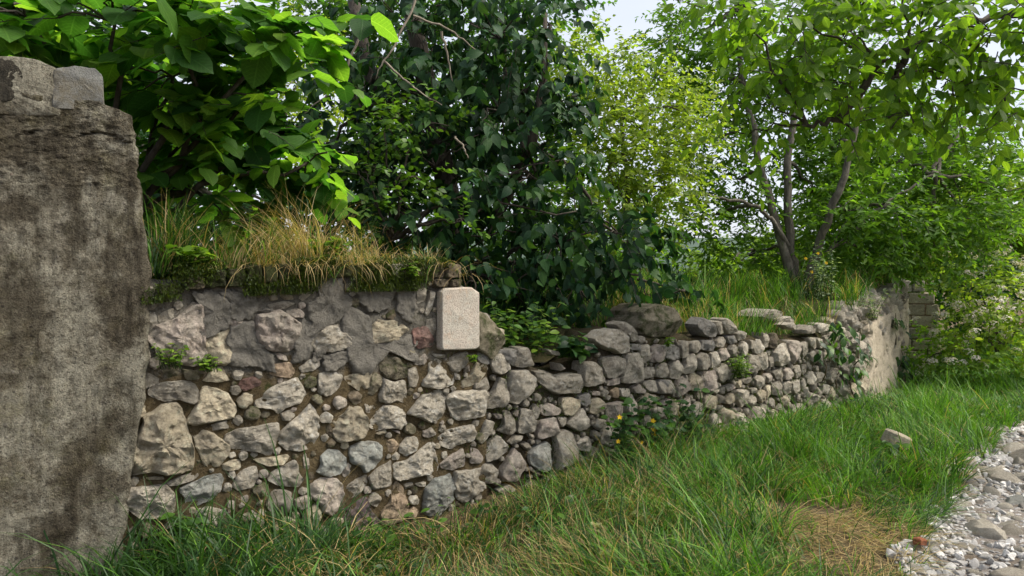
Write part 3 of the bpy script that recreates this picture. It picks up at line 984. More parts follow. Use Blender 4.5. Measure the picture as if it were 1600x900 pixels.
# smaller stones wedged into every gap that is left
def wedge(polys, s0, s1, zlo, sizes, keep, parent, seed, tints, far_from, lim, hoff, stuff_name, elong=1.25, Hmul=.55):
    r = random.Random(seed)
    pts = np.concatenate([resample_closed(area_centroid(p)[1] + (p - area_centroid(p)[1]) * 1.06, 28) for p in polys])
    cent = [(area_centroid(p)[1], p) for p in polys]
    made = 0
    small = MB()
    for rmin, rmax, tries in sizes:
        for _ in range(tries):
            s = r.uniform(s0, s1) if r.random() > .0 else s0
            z = r.uniform(zlo(s), top_z(s) - .01)
            d = np.hypot((pts[:, 0] - s), pts[:, 1] - z)
            dm = d.min()
            if dm < rmin: continue
            hit = False
            for c, p in cent:
                if abs(c[0] - s) < .4 and abs(c[1] - z) < .4 and inside(p, s, z): hit = True; break
            if hit: continue
            rad = min(dm * 1.0, rmax)
            n = r.randint(5, 7); el = r.uniform(1, elong); a0 = r.random() * 6.28; rot = r.uniform(-.5, .5)
            poly = []
            for k in range(n):
                a = a0 + 2 * PI * (k + r.uniform(-.28, .28)) / n
                x = math.cos(a) * rad * r.uniform(.85, 1.05) * (1 if el < 1 else 1); y = math.sin(a) * rad * r.uniform(.72, 1.0) / 1.0
                poly.append((s + x * math.cos(rot) - y * math.sin(rot), z + x * math.sin(rot) + y * math.cos(rot)))
            poly = np.array(poly)
            pts = np.concatenate([pts, resample_closed(poly, 16)])
            cent.append((np.array((s, z)), poly))
            big = made < lim and rad > keep
            V, F, loc, R = face_stone(poly, H=max(.010, rad * Hmul), back=.05, h0=hoff, n=20 if big else 8, rag=.06, facets=3, power=5.0, rings=RINGS if big else RINGS[[0, 1, 4, 7]])
            if big:
                put('stone', mesh_np('stone', V, F, STONE[r.choice(tints)], sharp=38), parent, loc); made += 1
            else: small.add(V + loc, F)
    if small.n: small.build(stuff_name, STONE['g'], parent, sharp=38, kind='stuff')
    return made

floor_near = lambda s: float(-.12 + .0 * s)
wedge(near_polys, S_A, S_B, floor_near, [(.045, .09, 700), (.024, .05, 1500), (.015, .022, 420)], .0135, near_wall, 5, 'ggwtpnm', None, 175, -.006, 'pebbles')
# the rest of the dry wall: larger stones first where nothing was surveyed
wedge(dry_polys, S_B, S_C - .02, lambda s: -.02, [(.085, .12, 900), (.06, .085, 1500), (.04, .06, 1800), (.022, .04, 2200), (.012, .02, 1500)], .02, dry_wall, 6, 'gwwwttpg', None, 118, -.03, 'pebbles', Hmul=.8)
# cap stones along the broken far top
r = random.Random(9)
s = on_wall(1292, 500)[0]
while s < S_C - .05:
    w = r.uniform(.12, .30); h = r.uniform(.05, .17); z = float(top_z(s + w / 2))
    q = np.array([(s, z - .03), (s + .02, z + h * .6), (s + w * .5, z + h), (s + w * .95, z + h * .7), (s + w, z - .02), (s + w * .5, z - .05)])
    V, F, loc, R = face_stone(q, H=.07, back=.14, h0=-.06 - r.random() * .08, n=24, rag=.06)
    put('stone', mesh_np('stone', V, F, STONE[r.choice('wwtg')], sharp=38), dry_wall, loc)
    s += w + .012
# pale lime render still covering the far end
s_l = on_wall(1347, 520)[0]
ss = np.linspace(s_l, S_C - .04, 90); nzr = 44
SS, KK = np.meshgrid(ss, np.linspace(0, 1, nzr))
ZZ = -.45 + (top_z(SS) - .02 + .45) * KK
Pf = wall_pts(SS, ZZ, 0).reshape(-1, 3)
hh = .045 + vnoise(Pf, 3.2, 2.2, 3) * .016 + vnoise(Pf, 15, 3.1, 4) * .012
hh = hh - .05 * np.clip(vnoise(Pf, 2.2, 7.7, 4) - .38, 0, .3) / .3
gone = (vnoise(Pf, 4.0, 5.5, 4) * .9 + 1.1 - 2.2 * np.clip((SS.ravel() - s_l) / .55, 0, 1)) > .35
gone |= (vnoise(Pf, 4.0, 8.5, 4) > .62)
gone |= (KK.ravel() > .88) & (vnoise(Pf, 6.0, 9.5, 3) > -.1)
V = wall_pts(SS.ravel(), ZZ.ravel(), np.where(gone, -.06, hh))
def lime_mat():
    t = NT('lime_render'); v = t.objvec(False)
    c = t.mix(t.ramp(t.noise(v, 5, 6, .7), [(.38, 0.), (.62, 1.)]), (.60, .52, .40), (.48, .41, .31))
    c = t.mix(t.ramp(t.noise(v, 17, 7, .8), [(.54, 0.), (.66, .8)]), c, (.20, .165, .115))
    c = t.mix(t.ramp(t.noise(v, 30, 5, .8), [(.56, 0.), (.66, .7)]), c, (.68, .62, .52))
    nb = t.bump(t.noise(v, 18, 8, .8), 1.0, .05)
    return t.done(c, .94, nb, .15)
lc = np.array(dry_wall.location)
put('lime_render', mesh_np('lime_render', V - lc, [grid_faces(nzr, 90)], lime_mat()), dry_wall, lc, label='pale crumbling lime render on the far end')
# quoins that close the far end
z = -.05
e_t = np.array([np.interp(S_C, WS, WT[:, 0]), np.interp(S_C, WS, WT[:, 1])])
while z < float(top_z(S_C - .05)) + .05:
    h = r.uniform(.16, .26); w = r.uniform(.14, .22)
    q = np.array([(S_C - w, z + .01), (S_C - w, z + h - .015), (S_C + .05, z + h - .01), (S_C + .06, z + .02)])
    V, F, loc, R = face_stone(q, H=.07, back=.42, h0=-.03, n=28, rag=.03, power=6)
    put('stone', mesh_np('stone', V, F, STONE[r.choice('twwt')], sharp=38), dry_wall, loc)
    z += h

# ================================================================== PILLAR
PIL = np.array([(88, 60), (97, 84), (102, 118), (106, 148), (118, 160), (163, 164), (170, 186), (180, 206), (210, 213), (300, 223), (420, 236), (480, 234), (560, 233), (620, 226), (680, 216), (740, 207), (800, 201), (900, 192)], float)
pillar = thing('concrete_pillar', 'massive weathered concrete pillar at the left edge of the frame', 'pillar', wall_pts(S_A - .5, -.25, 0))
PH = .055
pillar['kind'] = 'thing'
def pil_sz(px, py):
    # on the pillar's face: the wall's line carried on, PH proud of it
    d = ray(px, py); p = wall_pts(S_A, 0, PH); q = wall_pts(S_A - .6, 0, PH)
    e = (q - p)[:2]; e /= np.linalg.norm(e)
    A = np.array([[d[0], -e[0]], [d[1], -e[1]]]); t, k = np.linalg.solve(A, p[:2])
    return k, CAM_H + t * d[2]
EDGE = np.array([pil_sz(x, y) for y, x in PIL])      # (k, z): k metres left of the wall's start
PE = wall_pts(S_A, 0, 0)[:2]; PE2 = wall_pts(S_A - .6, 0, 0)[:2]
pdir = (PE2 - PE) / np.linalg.norm(PE2 - PE); pnor = np.array((-pdir[1], pdir[0]))
if pnor @ (-PE) < 0: pnor = -pnor
def pil_pt(k, z, h):
    k, z, h = np.broadcast_arrays(np.asarray(k, float), np.asarray(z, float), np.asarray(h, float))
    xy = PE + pdir * k[..., None] + pnor * h[..., None]
    return np.concatenate([xy, z[..., None]], -1)
ztop = EDGE[1][1]
zs = np.concatenate([np.linspace(-.5, EDGE[9][1], 70), np.linspace(EDGE[9][1], EDGE[5][1] + .01, 70)[1:]])
o = EDGE[np.argsort(EDGE[:, 1])]
crack_y = [(0, 214), (40, 205), (75, 204), (105, 216), (150, 206), (185, 212), (215, 226)]
CR = np.array([pil_sz(x, y) for x, y in crack_y]); CR = CR[np.argsort(CR[:, 0])]
rows = []
kcol = np.linspace(0, 1, 84) ** .7
for z in zs:
    k0 = np.interp(z, o[:, 1], o[:, 0]) + .016 * fbm((z * 9, 1.2, 0), 4) + .008 * fbm((z * 34, 7, 0), 3)
    front = 1.75 - (1.75 - k0 - .03) * kcol
    zz = np.full(len(front), z)
    P = pil_pt(front, zz, PH)
    nz = vnoise(P, 3.0, 4.0, 3) * .012 + vnoise(P, 16, 5.0, 4) * .010 + vnoise(P, 60, 6.0, 2) * .006
    zc = np.interp(front, CR[:, 0], CR[:, 1]) + .022 * vnoise(P * np.array((1, 1, 0)), 17, 8, 5)
    cw = np.clip(.5 + 1.2 * vnoise(P * np.array((1, 1, 0)), 6, 2, 3), .05, 1)
    nz += np.where(zz > zc, .012, 0.0) * cw
    nz -= .016 * cw * np.exp(-((zz - zc + .004) / .004) ** 2)
    pit = vnoise(P, 26, 9.0, 2); nz -= .020 * np.clip(pit - .42, 0, 1)
    A = pil_pt(front, zz, PH + nz)
    # rounded arris, then the return face
    rk = k0 + np.array([.014, .004, 0, .002, .0, .004, .0]); rh = PH - np.array([.006, .018, .05, .14, .26, .40, .55])
    B = pil_pt(rk, np.full(7, z), rh)
    B[:, :2] += pdir[None] * (vnoise(B, 14, 3, 3) * .008)[:, None]
    rows.append(np.concatenate([A, B]))
# rough top
top = rows[-1]
rows.append(np.concatenate([top[:84] + np.array([*(-pnor * .05), .012]), top[84:] + np.array([*(pdir * .04), .01])]))
rows.append(np.concatenate([top[:84] + np.array([*(-pnor * .55), .02]), np.repeat(top[83:84] + np.array([*(-pnor * .55), .02]), 7, 0)]))
PVv = np.array(rows)
loc = np.array(pillar.location)
put('pillar_shaft', mesh_np('pillar_shaft', PVv.reshape(-1, 3) - loc, [grid_faces(len(rows), PVv.shape[1])], M_CONCRETE, sharp=60), pillar, loc)

def rough_block(name, quad_px, depth, parent, mat, h, seed=1.0, n=40, power=14, H=.03, rag=.02, ch=.05):
    pts = np.array([pil_sz(x, y) for x, y in quad_px])
    c = pts.mean(0)
    q = resample_closed(chaikin(pts, 1, ch), n)
    rel = (q - c) * (1 + rag * vnoise(np.concatenate([q, q[:, :1] * 0], 1), 11, seed, 5))[:, None]
    V = []
    fr = [(1.0, -depth), (1.01, -depth * .5), (1.0, 0), (.985, H * .7), (.95, H * .95), (.7, H), (.45, H), (.2, H)]
    for f, hh in fr:
        qq = c + rel * f
        P = pil_pt(qq[:, 0], qq[:, 1], np.full(n, h + hh))
        nn = vnoise(P, 9, seed, 4) * .010 + vnoise(P, 45, seed + 2, 3) * .004
        P[:, :2] += pnor[None] * nn[:, None]; P[:, 2] += nn * .5
        V.append(P)
    V.append(pil_pt([c[0]], [c[1]], [h + H])); V = np.concatenate(V)
    m = len(fr); i = np.arange(m - 1)[:, None] * n + np.arange(n)[None]; j = np.arange(m - 1)[:, None] * n + (np.arange(n)[None] + 1) % n
    Q = np.stack([i, j, j + n, i + n], -1).reshape(-1, 4); e = (m - 1) * n
    T = np.stack([e + np.arange(n), e + (np.arange(n) + 1) % n, np.full(n, m * n)], -1)
    lc = pil_pt(c[0], c[1], h)
    return put(name, mesh_np(name, V - lc, [Q[:, ::-1], T[:, ::-1]], mat, sharp=50), parent, lc)
def grey_block_mat():
    t = NT('concrete_block'); v = t.objvec()
    c = t.mix(t.ramp(t.noise(v, 9, 6, .7), [(.35, 0.), (.65, 1.)]), (.125, .128, .122), (.18, .178, .168))
    c = t.mix(t.ramp(t.noise(v, 120, 3, .7), [(.56, 0.), (.66, .8)]), c, (.06, .058, .05))
    c = t.mix(t.ramp(t.noise(v, 4, 6, .75), [(.46, 0.), (.60, .85)]), c, (.12, .105, .075))
    nb = t.bump(t.noise(v, 110, 5, .7), .8, .010)
    return t.done(c, .93, nb, .2)
M_BLOCK = grey_block_mat()
rough_block('concrete_block', ((79, 172), (83, 107), (120, 103), (150, 106), (161, 117), (164, 172)), .40, pillar, M_BLOCK, PH - .022, 1.0, 64)
rough_block('concrete_lump', ((-260, 182), (-260, 84), (20, 86), (60, 92), (92, 106), (96, 182), (40, 182), (-60, 176)), .42, pillar, M_CONCRETE, PH - .024, 3.0, 90, rag=.012)
M_BLACK = ground_mat('black_patch', (.02, .019, .016), (.045, .04, .032), (.10, .09, .07), 22.0)  # near-black ragged patch high on the pillar face
rough_block('dark_patch', ((-30, 160), (-30, 92), (20, 92), (38, 118), (36, 150), (20, 158), (4, 165)), .05, pillar, M_BLACK, PH + .004, 5.0, 70, H=.006, rag=.28)

# ================================================================== FAR RUIN
ruin = thing('block_wall_ruin', 'broken end of a concrete block wall standing beyond the stone wall', 'ruined wall', at(1446, 500, 12.6) * np.array((1, 1, 0)))
def box_np(sx, sy, sz, bev=.012):
    x, y, z = sx / 2, sy / 2, sz / 2
    V, Fq, Ft = [], [], []
    for a in (-1, 1):
        for b in (-1, 1):
            for c in (-1, 1):
                V += [(a * x, b * (y - bev), c * (z - bev)), (a * (x - bev), b * y, c * (z - bev)), (a * (x - bev), b * (y - bev), c * z)]
    I = lambda a, b, c, k: (((a > 0) * 2 + (b > 0)) * 2 + (c > 0)) * 3 + k
    for a in (-1, 1):
        Fq.append([I(a, -1, -1, 0), I(a, 1, -1, 0), I(a, 1, 1, 0), I(a, -1, 1, 0)][::a])
        Fq.append([I(-1, a, -1, 1), I(-1, a, 1, 1), I(1, a, 1, 1), I(1, a, -1, 1)][::a])
        Fq.append([I(-1, -1, a, 2), I(1, -1, a, 2), I(1, 1, a, 2), I(-1, 1, a, 2)][::a])
        for b in (-1, 1):
            Fq.append([I(a, b, -1, 0), I(a, b, 1, 0), I(a, b, 1, 1), I(a, b, -1, 1)][::-a * b])
            Fq.append([I(a, -1, b, 0), I(a, 1, b, 0), I(a, 1, b, 2), I(a, -1, b, 2)][::a * b])
            Fq.append([I(-1, a, b, 1), I(1, a, b, 1), I(1, a, b, 2), I(-1, a, b, 2)][::-a * b])
            for c in (-1, 1): Ft.append([I(a, b, c, 0), I(a, b, c, 1), I(a, b, c, 2)][::a * b * c])
    return np.array(V), [np.array(Fq), np.array(Ft)]
e0 = at(1466, 470, 12.4); ru = np.array((-.93, .36, 0)); ru /= np.linalg.norm(ru); rv = np.array((ru[1], -ru[0], 0))
r = random.Random(4)
bw, bh = .40, .195
ruin['kind'] = 'thing'
for row in range(8):
    z = -.15 + row * bh
    n_in_row = 5
    x = 0.0 if row % 2 else -.02
    first = 0.0
    if row == 7: first = .20
    if row == 6: first = .06
    x = first
    k = 0
    while x < .95:
        w = bw if (k or row % 2 == 0) else bw * .5
        if row >= 7 and x > .5: break
        V, F = box_np(w - .016, .22, bh - .014, .014)
        V = V + np.array([[fbm((p[0] * 9 + row, p[1] * 9 + k, p[2] * 9), 3) * .012 for _ in range(3)] for p in V])
        c = np.array((e0[0], e0[1], 0)) + ru * (x + w / 2) + np.array((0, 0, z + bh / 2))
        W = V[:, :1] * ru[None] + V[:, 1:2] * rv[None] + V[:, 2:] * np.array((0, 0, 1.0))[None]
        put('block', mesh_np('block', W, F, STONE[r.choice('ttgt') if row < 7 else 'w'], smooth=False), ruin, c)
        x += w; k += 1
mb = MB()
V, F = box_np(1.1, .17, 7 * bh - .05, .02)
c = np.array((e0[0], e0[1], 0)) + ru * .66 + np.array((0, 0, -.15 + 7 * bh / 2))
mb.add(V[:, :1] * ru[None] + V[:, 1:2] * rv[None] + V[:, 2:] * np.array((0, 0, 1.0))[None] + c, F)
mb.build('mortar_joint', M_MORTAR, ruin)
# ================================================================== PATH STONES
def rock_np(seed, flat=.75, sub=2, cuts=12):
    r = random.Random(seed)
    import bmesh
    bm = bmesh.new(); bmesh.ops.create_icosphere(bm, subdivisions=sub, radius=1.0)
    bm.verts.ensure_lookup_table()
    V = np.array([v.co[:] for v in bm.verts]); F = np.array([[v.index for v in f.verts] for f in bm.faces]); bm.free()
    for _ in range(cuts):
        n = np.array([r.gauss(0, 1) for _ in range(3)]); n /= np.linalg.norm(n); d = r.uniform(.45, .85)
        ex = np.maximum(V @ n - d, 0); V = V - ex[:, None] * n * .96
    V = V * (1 + .12 * vnoise(V, 1.7, seed, 3))[:, None]
    V *= np.array((1.0, r.uniform(.65, .95), flat * r.uniform(.75, 1.15)))
    return V, F
ROCK_TINTS = [('g', .34), ('w', .50), ('d', .06), ('p', .06), ('b', .04)]
ROCKM = {}
for tn, _ in ROCK_TINTS:
    ROCKM[tn] = [mesh_np('stone', *(lambda vf: (vf[0], [vf[1]]))(rock_np(i * 7 + ord(tn))), STONE[tn], smooth=True, sharp=20) for i in range(6)]

def pick_tint(r):
    x = r.random()
    for tn, p in ROCK_TINTS:
        if x < p: return tn
        x -= p
    return 'g'
def path_point(r, wide=1700):
    while True:
        y = r.uniform(3.3, 13.0) if r.random() < .8 else r.uniform(3.3, 6.5)
        t = r.random()
        i = int(np.argmin(abs(pl[:, 1] - y)))
        w = r.random() ** 1.25 * 2.3
        p = pl[i] + pt[i] * r.uniform(-.06, .06) + pn[i] * (w - .07 + .25 * mnoise.noise(Vector((pl[i][0] * 1.7, pl[i][1] * 1.7, 3.3))) * max(0, 1 - w))
        px, py, d = project(np.array((p[0], p[1], 0)))
        if -40 < px < wide and py < 990: return p, w
r = random.Random(21)
placed = []
tries = 0
while len(placed) < 290 and tries < 6000:
    tries += 1
    p, w = path_point(r)
    px, py, d = project(np.array((p[0], p[1], 0.0)))
    rad = r.choice((.035, .045, .055, .07, .10, .14)) * r.uniform(.8, 1.2)
    if d > 6: rad *= 1.35
    if w < .25: rad *= .6
    if any((p[0] - q[0]) ** 2 + (p[1] - q[1]) ** 2 < (.62 * (rad + q[2])) ** 2 for q in placed): continue
    placed.append((p[0], p[1], rad))
    z = float(ground_z(np.array([p[0]]), np.array([p[1]]))[0]) + .02
    tn = pick_tint(r)
    o = put('stone', r.choice(ROCKM[tn]), path, (p[0], p[1], z - rad * .06))
    o.scale = (rad * r.uniform(.9, 1.25), rad, rad * r.uniform(.7, 1.0))
    o.rotation_euler = (r.uniform(-.25, .25), r.uniform(-.25, .25), r.uniform(0, 6.28))
gm = MB()
BV, BF = rock_np(5, .75, 2, 12)
for k in range(1300):
    p, w = path_point(r, 1700 if k % 3 else 2600)
    rad = r.uniform(.02, .048) * (1.3 if p[1] > 6 else 1)
    z = float(ground_z(np.array([p[0]]), np.array([p[1]]))[0]) + .02
    a = r.uniform(0, 6.28); c, s_ = math.cos(a), math.sin(a)
    V = BV * rad * np.array((r.uniform(.8, 1.5), r.uniform(.8, 1.2), r.uniform(.6, 1.1)))
    V = V[:, [(0, 1, 2), (2, 0, 1), (1, 2, 0)][k % 3]]
    V = np.stack([V[:, 0] * c - V[:, 1] * s_, V[:, 0] * s_ + V[:, 1] * c, V[:, 2]], -1) + np.array((p[0], p[1], z))
    g = r.uniform(.26, .58); gm.add(V, [BF], (g, g * .97, g * .925))
RV, RF = rock_np(3, .7, 1, 4)
for k in range(4500):
    p, w = path_point(r, 1700 if k % 3 else 2600)
    rad = r.uniform(.007, .022) * (1.5 if p[1] > 6 else 1)
    z = float(ground_z(np.array([p[0]]), np.array([p[1]]))[0]) + .022
    a = r.uniform(0, 6.28); c, s_ = math.cos(a), math.sin(a)
    V = RV * rad * np.array((r.uniform(.8, 1.4), 1, r.uniform(.6, 1)))
    V = np.stack([V[:, 0] * c - V[:, 1] * s_, V[:, 0] * s_ + V[:, 1] * c, V[:, 2]], -1) + np.array((p[0], p[1], z))
    g = r.uniform(.14, .40); gm.add(V, [RF], (g, g * .97, g * .93))
def gravel_mat():
    t = NT('loose_gravel')
    a = t.n.new('ShaderNodeVertexColor'); a.layer_name = 'tint'
    tc = t.n.new('ShaderNodeTexCoord')
    c = t.mix(t.ramp(t.noise(tc.outputs['Object'], 120, 3), [(.4, 0.), (.7, .5)]), a.outputs['Color'], (.12, .11, .10))
    return t.done(c, .9, None, .2)
gm.build('gravel', gravel_mat(), path, smooth=False, kind='stuff', origin=np.zeros(3))

# block lying in the grass, brick fragment by the path
def ground_at(px, py):
    d = ray(px, py); z = 0.0
    for _ in range(12):
        t = (z - CAM_H) / d[2]; p = d * t; z = float(ground_z(np.array([p[0]]), np.array([p[1]]))[0])
    return np.array((p[0], p[1], z))
V, F = box_np(.19, .14, .12, .014)
V = V + .012 * np.stack([vnoise(V, 9, 1), vnoise(V, 9, 2), vnoise(V, 9, 3)], -1)
gp = ground_at(1400, 716)
o = put('stone_block', mesh_np('stone_block', V, F, STONE['t'], smooth=False), None, gp + np.array((0, 0, .15)), label='squared weathered stone block lying tilted in the tall grass', category='block')
o.rotation_euler = (.22, .34, .35)
V, F = box_np(.075, .05, .045, .008)
V = V + .010 * np.stack([vnoise(V, 19, 1), vnoise(V, 19, 2), vnoise(V, 19, 3)], -1)
gp = ground_at(1436, 862)
o = put('brick_fragment', mesh_np('brick_fragment', V, F, stone_mat('brick_red', (.40, .13, .06), (.36, .15, .08), speck=.2), smooth=False), None, gp + np.array((0, 0, .055)), label='small broken red brick piece at the edge of the stony path', category='brick')
o.rotation_euler = (.1, .1, .6)

# ================================================================== GARDEN GROUND BEHIND THE WALL
def garden_z(s, t):
    base = top_z(np.clip(s, TOP[0, 0], TOP[-1, 0])) - .05
    k = np.clip(t / 1.6, 0, 1); k = k * k * (3 - 2 * k)
    lvl = 1.12 + .012 * np.clip(s, 0, 12)
    return base * (1 - k) + lvl * k + .04 * np.sin(s * 2.1 + t * 1.3)
gs = np.concatenate([np.linspace(S_A - 9, S_A - .6, 14), np.arange(S_A - .5, S_C - .1, .15), [S_C - .1]])
gt = np.array([.40, .55, .75, 1.0, 1.3, 1.7, 2.3, 3.2, 4.5, 6.5, 9.0, 13, 20, 34])
GS, GT = np.meshgrid(gs, gt)
P = wall_pts(GS, 0 * GS, -GT)
hz = garden_z(GS, GT); hz = np.where(GT > 13, hz * np.clip(1 - (GT - 13) / 21, 0, 1) - .02, hz)
P[..., 2] = hz
# drop the far edge down to the ground
edge = P[:, -1].copy(); edge[:, 2] = -.1; edge[:, 0] += .5
P = np.concatenate([P, edge[:, None]], 1)
put('garden_terrace', mesh_np('garden_terrace', P.reshape(-1, 3), [grid_faces(len(gt), len(gs) + 1)[:, ::-1]], M_GARDEN), kind='structure')

# ================================================================== LEAVES
def leaf_shape(ts, ws, fold=.12, droop=.25, wave=0.0, curl=.0):
    V = []
    for i, (t, w) in enumerate(zip(ts, ws)):
        zc = -droop * t * t
        V += [(-w, t, zc + fold * w + wave * (1 if i % 2 else -1) * w), (0, t, zc), (w, t, zc + fold * w - wave * (1 if i % 2 else -1) * w)]
    F = []
    for i in range(len(ts) - 1):
        a = i * 3
        F += [(a, a + 1, a + 4, a + 3), (a + 1, a + 2, a + 5, a + 4)]
    return np.array(V, float), [np.array(F)]
LEAF = {
    'round': leaf_shape((-.06, .04, .2, .42, .64, .82, .93, 1.04), (.14, .30, .42, .46, .40, .27, .12, .0), .10, .22, .05),
    'heart': leaf_shape((-.05, .06, .22, .44, .66, .84, 1.0), (.12, .26, .34, .32, .22, .11, .0), .16, .34, .03),
    'oval': leaf_shape((0, .12, .34, .58, .80, 1.0), (.015, .15, .27, .28, .18, .0), .18, .22, .03),
    'lance': (np.array([(0, 0, 0), (-.20, .45, .05), (0, 1, -.10), (.20, .45, .05)], float), [np.array([(0, 3, 2), (0, 2, 1)])]),
    'wide': (np.array([(0, 0, 0), (-.34, .42, .06), (0, 1, -.12), (.34, .42, .06)], float), [np.array([(0, 3, 2), (0, 2, 1)])]),
}
def unit(a): return a / (np.linalg.norm(a, axis=-1, keepdims=True) + 1e-9)

def place(shape, pos, d, nrm, size):
    V0, F0 = LEAF[shape]
    Y = unit(d); Z = unit(nrm - (nrm * Y).sum(-1, keepdims=True) * Y); X = np.cross(Y, Z)
    N, k = len(pos), len(V0)
    W = pos[:, None] + size[:, None, None] * (V0[None, :, :1] * X[:, None] + V0[None, :, 1:2] * Y[:, None] + V0[None, :, 2:] * Z[:, None])
    F = [(f[None] + (np.arange(N) * k)[:, None, None]).reshape(-1, f.shape[1]) for f in F0]
    return W.reshape(-1, 3), F, k

def local_uv(shape, n=1):
    V0 = LEAF[shape][0]
    return np.tile(np.stack([V0[:, 0] + .5, V0[:, 1], 0 * V0[:, 0]], -1), (n, 1))

def tints(n, stops, rg, spread=.12, key=None):
    """per-leaf colours along a list of natural leaf colours"""
    x = rg.random(n) if key is None else np.clip(key + rg.normal(0, .12, n), 0, 1)
    st = np.array(stops, float); t = np.linspace(0, 1, len(st))
    c = np.stack([np.interp(x, t, st[:, k]) for k in range(3)], -1)
    return np.clip(c * (1 + rg.normal(0, spread, (n, 1))), .004, .8)

def lobes_px(rows):
    out = []
    for px, py, Y, rx, rz, ry in rows:
        out.append((at(px, py, Y), np.array((rx * Y / FPX, ry, rz * Y / FPX))))
    return out

def sprays(lobes, per_m2, length, n_leaf, rg, out_w=.8, up_w=.1, rnd=.5, sag=.15, inner=.35, zmin=None):
    """twigs all through each lobe, thicker towards its skin; returns twig starts, directions and lengths"""
    S, D, O = [], [], []
    for c, R in lobes:
        area = 4 * PI * ((R[0] * R[1]) ** 1.6 / 3 + (R[0] * R[2]) ** 1.6 / 3 + (R[1] * R[2]) ** 1.6 / 3) ** (1 / 1.6)
        n = max(6, int(area * per_m2))
        u = unit(rg.normal(0, 1, (n, 3)))
        f = inner + (1 - inner) * rg.random(n) ** .6
        S.append(c + u * R * f[:, None]); O.append(u)
        D.append(unit(u * out_w + rg.normal(0, rnd, (n, 3)) + np.array((0, 0, up_w))))
    S, D, O = np.concatenate(S), np.concatenate(D), np.concatenate(O)
    L = length * rg.uniform(.6, 1.3, len(S))
    return S, D, O, L

def leaves_on(S, D, O, L, m, rg, droop=.3, side=.9, up=.8, outn=.3, rn=.35, sag=.2):
    n = len(S)
    t = (np.arange(m)[None] + rg.uniform(.1, .9, (n, m))) / m
    pos = S[:, None] + D[:, None] * (L[:, None] * t)[..., None]
    pos[..., 2] -= sag * L[:, None] * t * t
    sd = unit(np.cross(D, np.array((0, 0, 1.0)) + rg.normal(0, .15, (n, 3))))
    sign = np.where(np.arange(m) % 2 == 0, 1.0, -1.0)[None] * np.ones((n, 1))
    d = sd[:, None] * (sign * side)[..., None] + D[:, None] * .6 + rg.normal(0, .3, (n, m, 3))
    d[..., 2] -= droop
    nr = np.array((0, 0, up)) + O[:, None] * outn + rg.normal(0, rn, (n, m, 3))
    return pos.reshape(-1, 3), d.reshape(-1, 3), nr.reshape(-1, 3)

def arc(a, b, n=7, bow=(0, 0, 0), wig=.03, rg=rng):
    a = np.asarray(a, float); b = np.asarray(b, float)
    t = np.linspace(0, 1, n)[:, None]
    p = a * (1 - t) + b * t + np.asarray(bow) * (4 * t * (1 - t))
    p[1:-1] += rg.normal(0, wig * np.linalg.norm(b - a) / 3, (n - 2, 3))
    return p

def wood_of(root, lobes, S, D, L, hub, rg, r0=.05, mat=None, twig_every=6, twig_r=.004, name='branches'):
    """limbs from the hub to the lobes, boughs to a share of the twigs, and the twigs"""
    mb = MB()
    k0 = 0
    for c, R in lobes:
        h = hub[int(np.argmin([np.linalg.norm(c - np.asarray(q)) for q in hub]))]
        mb.tube(arc(h, c, 8, (0, 0, .06 * np.linalg.norm(c - np.asarray(h))), .08, rg), np.linspace(r0, r0 * .35, 8), 6)
    cs = np.array([c for c, _ in lobes])
    own = np.argmin(((S[:, None] - cs[None]) ** 2).sum(-1), 1)
    for i in range(0, len(S), twig_every):
        mb.tube(arc(cs[own[i]], S[i], 5, (0, 0, .03), .10, rg), np.linspace(r0 * .28, twig_r * 1.6, 5), 4)
    for i in range(0, len(S), max(1, twig_every // 2)):
        e = S[i] + D[i] * L[i]; e[2] -= .15 * L[i]
        mb.tube(np.array([S[i], (S[i] + e) / 2 + (0, 0, .03 * L[i]), e]), np.array((twig_r, twig_r * .8, twig_r * .4)), 3)
    mb.build(name, mat or M_BARKD, root, kind='stuff')

def foliage(root, shape, pos, d, nr, size, col, mat, rg, parts=0, part_name='leaf', name='foliage', smooth=True):
    """leaves: the largest in view as parts of their own, the rest as one mass"""
    n = len(pos)
    keep = np.ones(n, bool)
    if parts:
        px, py, dep = project(pos)
        ok = (px > 5) & (px < 1595) & (py > 5) & (py < 895)
        score = np.where(ok, size / dep ** 1.6 * rg.uniform(.85, 1.0, n), 0)
        pick = np.argsort(-score)[:parts]; pick = pick[score[pick] > 0]
        keep[pick] = False
        groups = np.argsort(col[pick].sum(1)); nb = 6
        V0, F0 = LEAF[shape]
        chunks = np.array_split(pick[groups], nb)
        from mathutils import Matrix
        for ch in chunks:
            if not len(ch): continue
            me = mesh_np(part_name, V0, F0, mat, np.median(col[ch], axis=0)[None].repeat(len(V0), 0), smooth, luv=local_uv(shape))
            Y = unit(d[ch]); Z = unit(nr[ch] - (nr[ch] * Y).sum(-1, keepdims=True) * Y); X = np.cross(Y, Z)
            for i, k in enumerate(ch):
                o = put(part_name, me, root, pos[k])
                o.rotation_euler = Matrix((X[i], Y[i], Z[i])).transposed().to_euler()
                sz = float(size[k]); o.scale = (sz, sz, sz)
    W, F, k = place(shape, pos[keep], d[keep], nr[keep], size[keep])
    base = np.array(root.location)
    put(name, mesh_np(name, W - base, F, mat, np.repeat(col[keep], k, 0), smooth, luv=local_uv(shape, int(keep.sum()))), root, base, kind='stuff')

G_DARK = [(.014, .042, .017), (.020, .060, .020), (.032, .086, .026)]
G_MID = [(.036, .092, .018), (.060, .140, .021), (.090, .190, .027)]
G_LIGHT = [(.082, .170, .020), (.132, .238, .026), (.195, .300, .038)]
G_YELL = [(.125, .205, .030), (.190, .275, .040), (.275, .340, .062)]

